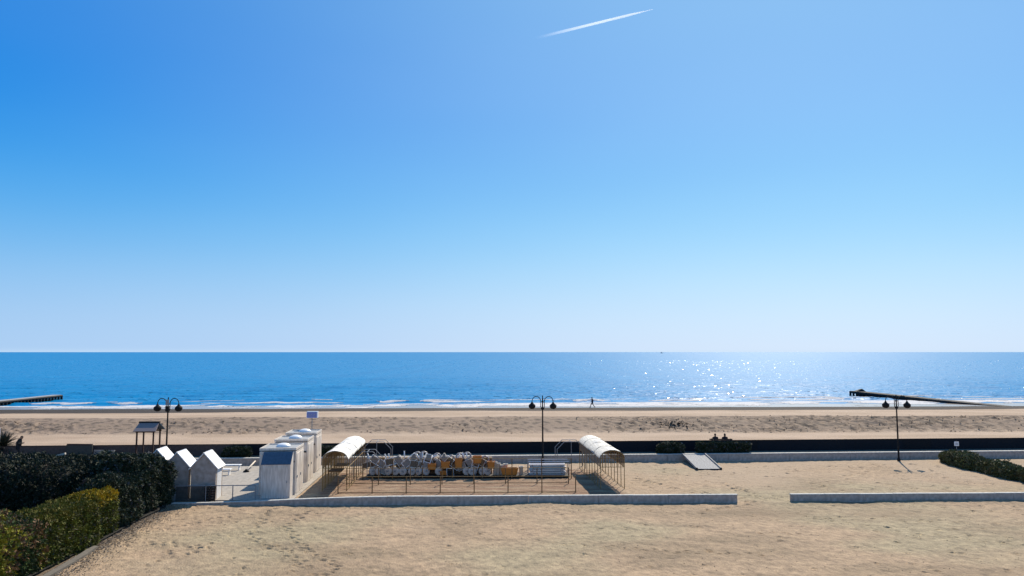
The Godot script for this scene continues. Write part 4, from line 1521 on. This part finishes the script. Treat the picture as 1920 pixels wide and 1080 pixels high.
	for i in 3000:
		var x := rng.randf_range(-90, 95)
		var z := rng.randf_range(84.0, 94.0) + 0.03 * x
		if n1.get_noise_2d(x * 0.5 + 200, z * 0.8) + rng.randf_range(-0.2, 0.2) < 0.0: continue
		list.append(Transform3D(Basis.from_euler(Vector3(0, rng.randf() * TAU, 0)) * rng.randf_range(0.06, 0.26), Vector3(x, beach_y(x, z) + 0.03, -z)))
		cols.append(Color(0.05, 0.036, 0.026) * rng.randf_range(0.4, 1.6))
	for i in 260:   # the tangle of drift sticks on the bank
		var x := 19.6 + rng.randfn(0, 1.0)
		var z := 89.0 + rng.randfn(0, 1.0)
		list.append(Transform3D(Basis.from_euler(Vector3(0, rng.randf() * TAU, 0)) * rng.randf_range(0.1, 0.3), Vector3(x, beach_y(x, z), -z)))
		cols.append(Color(0.03, 0.022, 0.02))
	var mm := MultiMesh.new()
	mm.transform_format = MultiMesh.TRANSFORM_3D
	mm.use_colors = true
	mm.mesh = scrap.done()
	mm.instance_count = list.size()
	for i in list.size():
		mm.set_instance_transform(i, list[i])
		mm.set_instance_color(i, cols[i])
	var o := MultiMeshInstance3D.new()
	o.name = "litter"
	o.multimesh = mm
	o.material_override = M.person
	add_child(o)
	tag(o, "dry leaves and driftwood scraps scattered on the sand", "", "", "stuff")

# ---------------------------------------------------------------- people
# bones: [a, b, radius a, radius b, colour]; a smooth union of tapered capsules, meshed as surface nets
func nets(st: SurfaceTool, bones: Array, cell: float, blend: float):
	var lo := Vector3.INF
	var hi := -Vector3.INF
	for b in bones:
		var r: float = maxf(b[2], b[3]) + cell * 3
		lo = lo.min(b[0] - Vector3.ONE * r).min(b[1] - Vector3.ONE * r)
		hi = hi.max(b[0] + Vector3.ONE * r).max(b[1] + Vector3.ONE * r)
	var n := Vector3i(((hi - lo) / cell).ceil()) + Vector3i.ONE
	var f := PackedFloat32Array()
	f.resize(n.x * n.y * n.z)
	f.fill(1.0)
	var raw := f.duplicate()
	var who := PackedInt32Array()
	who.resize(f.size())
	for bi in bones.size():
		var b: Array = bones[bi]
		var a: Vector3 = b[0]
		var d: Vector3 = b[1] - a
		var dd := maxf(d.length_squared(), 1e-8)
		var ra: float = b[2]
		var rb: float = b[3]
		var r := maxf(ra, rb) + cell * 2 + blend
		var i0 := Vector3i(((a.min(b[1]) - Vector3.ONE * r - lo) / cell).floor()).clamp(Vector3i.ZERO, n - Vector3i.ONE)
		var i1 := Vector3i(((a.max(b[1]) + Vector3.ONE * r - lo) / cell).ceil()).clamp(Vector3i.ZERO, n - Vector3i.ONE)
		for z in range(i0.z, i1.z + 1):
			for y in range(i0.y, i1.y + 1):
				for x in range(i0.x, i1.x + 1):
					var p := lo + Vector3(x, y, z) * cell
					var t := clampf((p - a).dot(d) / dd, 0, 1)
					var v := p.distance_to(a + d * t) - lerpf(ra, rb, t)
					var k := (z * n.y + y) * n.x + x
					if v < raw[k]:
						raw[k] = v
						who[k] = bi
					var h := maxf(blend - absf(f[k] - v), 0.0) / blend
					f[k] = minf(f[k], v) - h * h * blend * 0.25
	var vert := {}
	var at := PackedVector3Array()
	var col := PackedColorArray()
	var ex := n.x
	var exy := n.x * n.y
	for z in n.z - 1:
		for y in n.y - 1:
			for x in n.x - 1:
				var k := z * exy + y * ex + x
				var s := PackedFloat32Array([f[k], f[k + 1], f[k + ex], f[k + ex + 1], f[k + exy], f[k + exy + 1], f[k + exy + ex], f[k + exy + ex + 1]])
				var neg := 0
				for e in 8: neg += 1 if s[e] < 0 else 0
				if neg == 0 or neg == 8: continue
				var sum := Vector3.ZERO
				var cnt := 0
				for e in 8:
					for bit in [1, 2, 4]:
						if e & bit: continue
						var g: int = e | bit
						if (s[e] < 0) == (s[g] < 0): continue
						var t := s[e] / (s[e] - s[g])
						var pe := Vector3(e & 1, (e >> 1) & 1, (e >> 2) & 1)
						var pg := Vector3(g & 1, (g >> 1) & 1, (g >> 2) & 1)
						sum += pe.lerp(pg, t)
						cnt += 1
				vert[k] = at.size()
				at.append(lo + (Vector3(x, y, z) + sum / cnt) * cell)
				col.append(bones[who[k]][4])
	for z in range(1, n.z - 1):
		for y in range(1, n.y - 1):
			for x in range(1, n.x - 1):
				var k := z * exy + y * ex + x
				for ax in 3:
					var step: int = [1, ex, exy][ax]
					if (f[k] < 0) == (f[k + step] < 0): continue
					var u: int = [ex, exy, 1][ax]
					var w: int = [exy, 1, ex][ax]
					var q := [k, k - u, k - u - w, k - w]
					var ok := true
					for e in q: ok = ok and vert.has(e)
					if not ok: continue
					var order := [0, 2, 1, 0, 3, 2] if f[k] < 0 else [0, 1, 2, 0, 2, 3]
					for e in order:
						var vi: int = vert[q[e]]
						st.set_color(col[vi])
						st.add_vertex(at[vi])

func person(label: String, at: Vector3, yaw: float, bones: Array, heads: Array, hands: Array):
	var t := thing("person", label, "person", at, yaw)
	var st := SurfaceTool.new()
	st.begin(Mesh.PRIMITIVE_TRIANGLES)
	st.set_smooth_group(0)
	nets(st, bones, 0.02, 0.05)
	nets(st, heads, 0.009, 0.012)
	for h in hands:
		nets(st, h, 0.005, 0.004)
	st.generate_normals()
	put("body", st.commit(), M.person, t)

func head_bones(c: Vector3, fwd: Vector3, skin: Color, hair: Color, long_hair := false) -> Array:
	var up := Vector3.UP
	var f := fwd.normalized()
	var s := f.cross(up).normalized()
	up = s.cross(f).normalized()
	var a := [
		[c + up * 0.03 - f * 0.01, c + up * 0.035 + f * 0.01, 0.085, 0.080, skin],
		[c - up * 0.04 + f * 0.03, c - up * 0.085 + f * 0.055, 0.062, 0.035, skin],
		[c + up * 0.01 + f * 0.09, c - up * 0.025 + f * 0.108, 0.010, 0.016, skin],
		[c - up * 0.05 + f * 0.088 - s * 0.018, c - up * 0.05 + f * 0.088 + s * 0.018, 0.010, 0.010, Color(0.25, 0.09, 0.07)],
		[c + s * 0.086, c + s * 0.086 - up * 0.03, 0.017, 0.012, skin],
		[c - s * 0.086, c - s * 0.086 - up * 0.03, 0.017, 0.012, skin],
		[c + up * 0.06 - f * 0.03, c + up * 0.075 + f * 0.03, 0.085, 0.062, hair],
		[c + up * 0.02 - f * 0.05, c - up * 0.03 - f * 0.05, 0.080, 0.062, hair],
	]
	for e in [-1.0, 1.0]:
		a.append([c + up * 0.012 + f * 0.082 + s * 0.032 * e, c + up * 0.012 + f * 0.083 + s * 0.03 * e, 0.011, 0.011, Color(0.03, 0.02, 0.02)])
	if long_hair:
		a.append([c - up * 0.02 - f * 0.06, c - up * 0.17 - f * 0.07, 0.075, 0.05, hair])
	return a

func hand_bones(w: Vector3, dir: Vector3, palm: Vector3, skin: Color, curl := 0.5) -> Array:
	# w wrist, dir along the hand, palm the way the palm faces
	var d := dir.normalized()
	var p := (palm - d * palm.dot(d)).normalized()
	var s := d.cross(p)
	var a := [[w, w + d * 0.08 + s * 0.018, 0.024, 0.016, skin], [w + s * -0.006, w + d * 0.08 - s * 0.022, 0.024, 0.016, skin]]
	var lens := [0.068, 0.078, 0.072, 0.055]
	for i in 4:
		var b0: Vector3 = w + d * 0.085 + s * (0.03 - 0.02 * i)
		var l: float = lens[i]
		var b1 := b0 + (d * cos(curl) + p * sin(curl)) * l * 0.5
		var b2 := b1 + (d * cos(curl * 2.2) + p * sin(curl * 2.2)) * l * 0.5
		a.append([b0, b1, 0.0092, 0.0085, skin])
		a.append([b1, b2, 0.0085, 0.007, skin])
	var t0 := w + d * 0.025 + s * 0.024
	var t1 := t0 + (d * 0.6 + s * 0.7 + p * 0.35).normalized() * 0.04
	a.append([t0, t1, 0.012, 0.010, skin])
	a.append([t1, t1 + (d * 0.9 + s * 0.15 + p * 0.3).normalized() * 0.032, 0.010, 0.008, skin])
	return a

func people():
	var skin := Color(0.35, 0.19, 0.12)
	var V := func(x, y, z): return Vector3(x, y, z)
	# walker on the wet sand, striding along the shore (faces -z in its own axes)
	var navy := Color(0.018, 0.024, 0.05)
	var pant := Color(0.012, 0.013, 0.018)
	var shoe := Color(0.02, 0.02, 0.02)
	var hair := Color(0.012, 0.009, 0.007)
	var z := 128.6
	person("person in dark clothes striding along the water's edge", Vector3(14.0, beach_y(14.0, z) + 0.02, -z), PI / 2 - 0.15, [
		[V.call(0, 0.98, 0.0), V.call(0, 1.20, -0.02), 0.15, 0.15, navy], [V.call(0, 1.20, -0.02), V.call(0, 1.42, -0.04), 0.155, 0.13, navy],
		[V.call(-0.15, 1.42, -0.03), V.call(0.15, 1.42, -0.03), 0.075, 0.075, navy], [V.call(0, 1.46, -0.04), V.call(0, 1.57, -0.06), 0.058, 0.055, skin],
		[V.call(0.19, 1.40, -0.02), V.call(0.26, 1.14, 0.14), 0.062, 0.05, navy], [V.call(0.26, 1.14, 0.14), V.call(0.24, 0.95, -0.02), 0.046, 0.036, navy],
		[V.call(-0.19, 1.40, -0.02), V.call(-0.25, 1.13, -0.10), 0.062, 0.05, navy], [V.call(-0.25, 1.13, -0.10), V.call(-0.20, 1.02, -0.32), 0.046, 0.036, navy],
		[V.call(0.09, 0.95, 0.0), V.call(0.10, 0.52, -0.24), 0.115, 0.075, pant], [V.call(0.10, 0.52, -0.24), V.call(0.10, 0.09, -0.36), 0.068, 0.045, pant], [V.call(0.10, 0.05, -0.34), V.call(0.10, 0.05, -0.54), 0.045, 0.035, shoe],
		[V.call(-0.09, 0.95, 0.0), V.call(-0.10, 0.50, 0.10), 0.115, 0.075, pant], [V.call(-0.10, 0.50, 0.10), V.call(-0.10, 0.14, 0.42), 0.068, 0.045, pant], [V.call(-0.10, 0.12, 0.45), V.call(-0.10, 0.05, 0.29), 0.042, 0.035, shoe]],
		head_bones(Vector3(0, 1.68, -0.08), Vector3(0, -0.1, -1), skin, hair),
		[hand_bones(Vector3(0.24, 0.93, -0.04), Vector3(0, -0.8, -0.5), Vector3(-1, 0, 0), skin), hand_bones(Vector3(-0.20, 1.01, -0.34), Vector3(0.1, -0.3, -1), Vector3(1, 0, 0), skin)])
	# person on the path, head bent over something held in both hands
	var blk := Color(0.008, 0.008, 0.011)
	person("person in black walking on the path, head bent to their hands", Vector3(-40.0, 0.5, -60.2), -PI / 2 + 0.1, [
		[V.call(0, 0.95, 0.02), V.call(0, 1.18, 0.0), 0.19, 0.195, blk], [V.call(0, 1.18, 0.0), V.call(0, 1.38, -0.06), 0.195, 0.15, blk],
		[V.call(-0.16, 1.37, -0.05), V.call(0.16, 1.37, -0.05), 0.08, 0.08, blk], [V.call(0, 1.42, -0.08), V.call(0, 1.50, -0.14), 0.06, 0.056, skin],
		[V.call(0.20, 1.36, -0.05), V.call(0.25, 1.10, -0.06), 0.066, 0.055, blk], [V.call(0.25, 1.10, -0.06), V.call(0.08, 1.13, -0.30), 0.05, 0.038, blk],
		[V.call(-0.20, 1.36, -0.05), V.call(-0.25, 1.10, -0.06), 0.066, 0.055, blk], [V.call(-0.25, 1.10, -0.06), V.call(-0.08, 1.13, -0.30), 0.05, 0.038, blk],
		[V.call(0, 0.98, 0.02), V.call(0, 0.76, 0.02), 0.20, 0.20, blk],
		[V.call(0.09, 0.92, 0.02), V.call(0.10, 0.50, -0.10), 0.12, 0.08, pant], [V.call(0.10, 0.50, -0.10), V.call(0.10, 0.09, -0.14), 0.07, 0.048, pant], [V.call(0.10, 0.05, -0.12), V.call(0.10, 0.045, -0.32), 0.048, 0.038, shoe],
		[V.call(-0.09, 0.92, 0.02), V.call(-0.10, 0.50, 0.05), 0.12, 0.08, pant], [V.call(-0.10, 0.50, 0.05), V.call(-0.10, 0.10, 0.24), 0.07, 0.048, pant], [V.call(-0.10, 0.08, 0.26), V.call(-0.10, 0.045, 0.08), 0.045, 0.037, shoe]],
		head_bones(Vector3(0, 1.575, -0.19), Vector3(0, -0.7, -1), skin, hair),
		[hand_bones(Vector3(0.07, 1.13, -0.31), Vector3(-0.4, 0.3, -0.8), Vector3(-0.6, 0.6, 0.2), skin, 0.7), hand_bones(Vector3(-0.07, 1.13, -0.31), Vector3(0.4, 0.3, -0.8), Vector3(0.6, 0.6, 0.2), skin, 0.7)])
	# two seated people seen from behind
	var k := 0
	for s in [[-0.44, "person on the sea bench with short dark hair, nearer the lamp post", Color(0.012, 0.011, 0.014), false, 0.12], [0.44, "person on the sea bench with long dark hair", Color(0.025, 0.010, 0.014), true, -0.2]]:
		var c: Color = s[2]
		var hd := Vector3(s[4], 0, -1)
		person(s[1], Vector3(19.2 + s[0], 0.12 + 0.47, -68.45), -0.03, [
			[V.call(0, 0.09, 0), V.call(0, 0.34, 0.05), 0.16, 0.15, c], [V.call(0, 0.34, 0.05), V.call(0, 0.54, 0.03), 0.155, 0.135, c],
			[V.call(-0.16, 0.54, 0.02), V.call(0.16, 0.54, 0.02), 0.08, 0.08, c], [V.call(0, 0.58, 0.02), V.call(0, 0.68, 0.0), 0.06, 0.056, skin],
			[V.call(0.20, 0.53, 0.02), V.call(0.26, 0.27, -0.02), 0.066, 0.054, c], [V.call(0.26, 0.27, -0.02), V.call(0.14, 0.19, -0.22), 0.05, 0.038, c],
			[V.call(-0.20, 0.53, 0.02), V.call(-0.26, 0.27, -0.02), 0.066, 0.054, c], [V.call(-0.26, 0.27, -0.02), V.call(-0.14, 0.19, -0.22), 0.05, 0.038, c],
			[V.call(0.09, 0.09, 0), V.call(0.11, 0.08, -0.43), 0.115, 0.08, pant], [V.call(0.11, 0.08, -0.43), V.call(0.11, -0.36, -0.46), 0.07, 0.048, pant], [V.call(0.11, -0.41, -0.45), V.call(0.12, -0.42, -0.64), 0.047, 0.037, shoe],
			[V.call(-0.09, 0.09, 0), V.call(-0.11, 0.08, -0.43), 0.115, 0.08, pant], [V.call(-0.11, 0.08, -0.43), V.call(-0.11, -0.36, -0.46), 0.07, 0.048, pant], [V.call(-0.11, -0.41, -0.45), V.call(-0.12, -0.42, -0.64), 0.047, 0.037, shoe]],
			head_bones(Vector3(0, 0.78, -0.01), hd, skin, hair, s[3]),
			[hand_bones(Vector3(0.135, 0.19, -0.235), Vector3(-0.3, -0.1, -1), Vector3(0, -1, 0), skin), hand_bones(Vector3(-0.135, 0.19, -0.235), Vector3(0.3, -0.1, -1), Vector3(0, -1, 0), skin)])
		k += 1

func _ready():
	rng.seed = 20240
	n1.seed = 1; n1.frequency = 0.05; n1.fractal_octaves = 3
	n2.seed = 2; n2.frequency = 0.08; n2.fractal_octaves = 3
	n3.seed = 3; n3.frequency = 0.12; n3.fractal_octaves = 2
	setup()
	materials()
	M.kiosk = mat(0.26, 0.20, 0.19, 0.9)
	terrain()
	sea_details()
	walls()
	make_lamp("black double street lamp standing behind the cage", Vector3(2.5, -0.05, -60.4), false)
	make_lamp("black double street lamp on the open sand below the pier", Vector3(31.95, -0.05, -61.4), false)
	make_lamp("black double street lamp with a plate, beside the small roofed shelter", Vector3(-27.0, -0.05, -58.0), true)
	cabins()
	cage()
	path_things()
	far_things()
	plants()
	people()
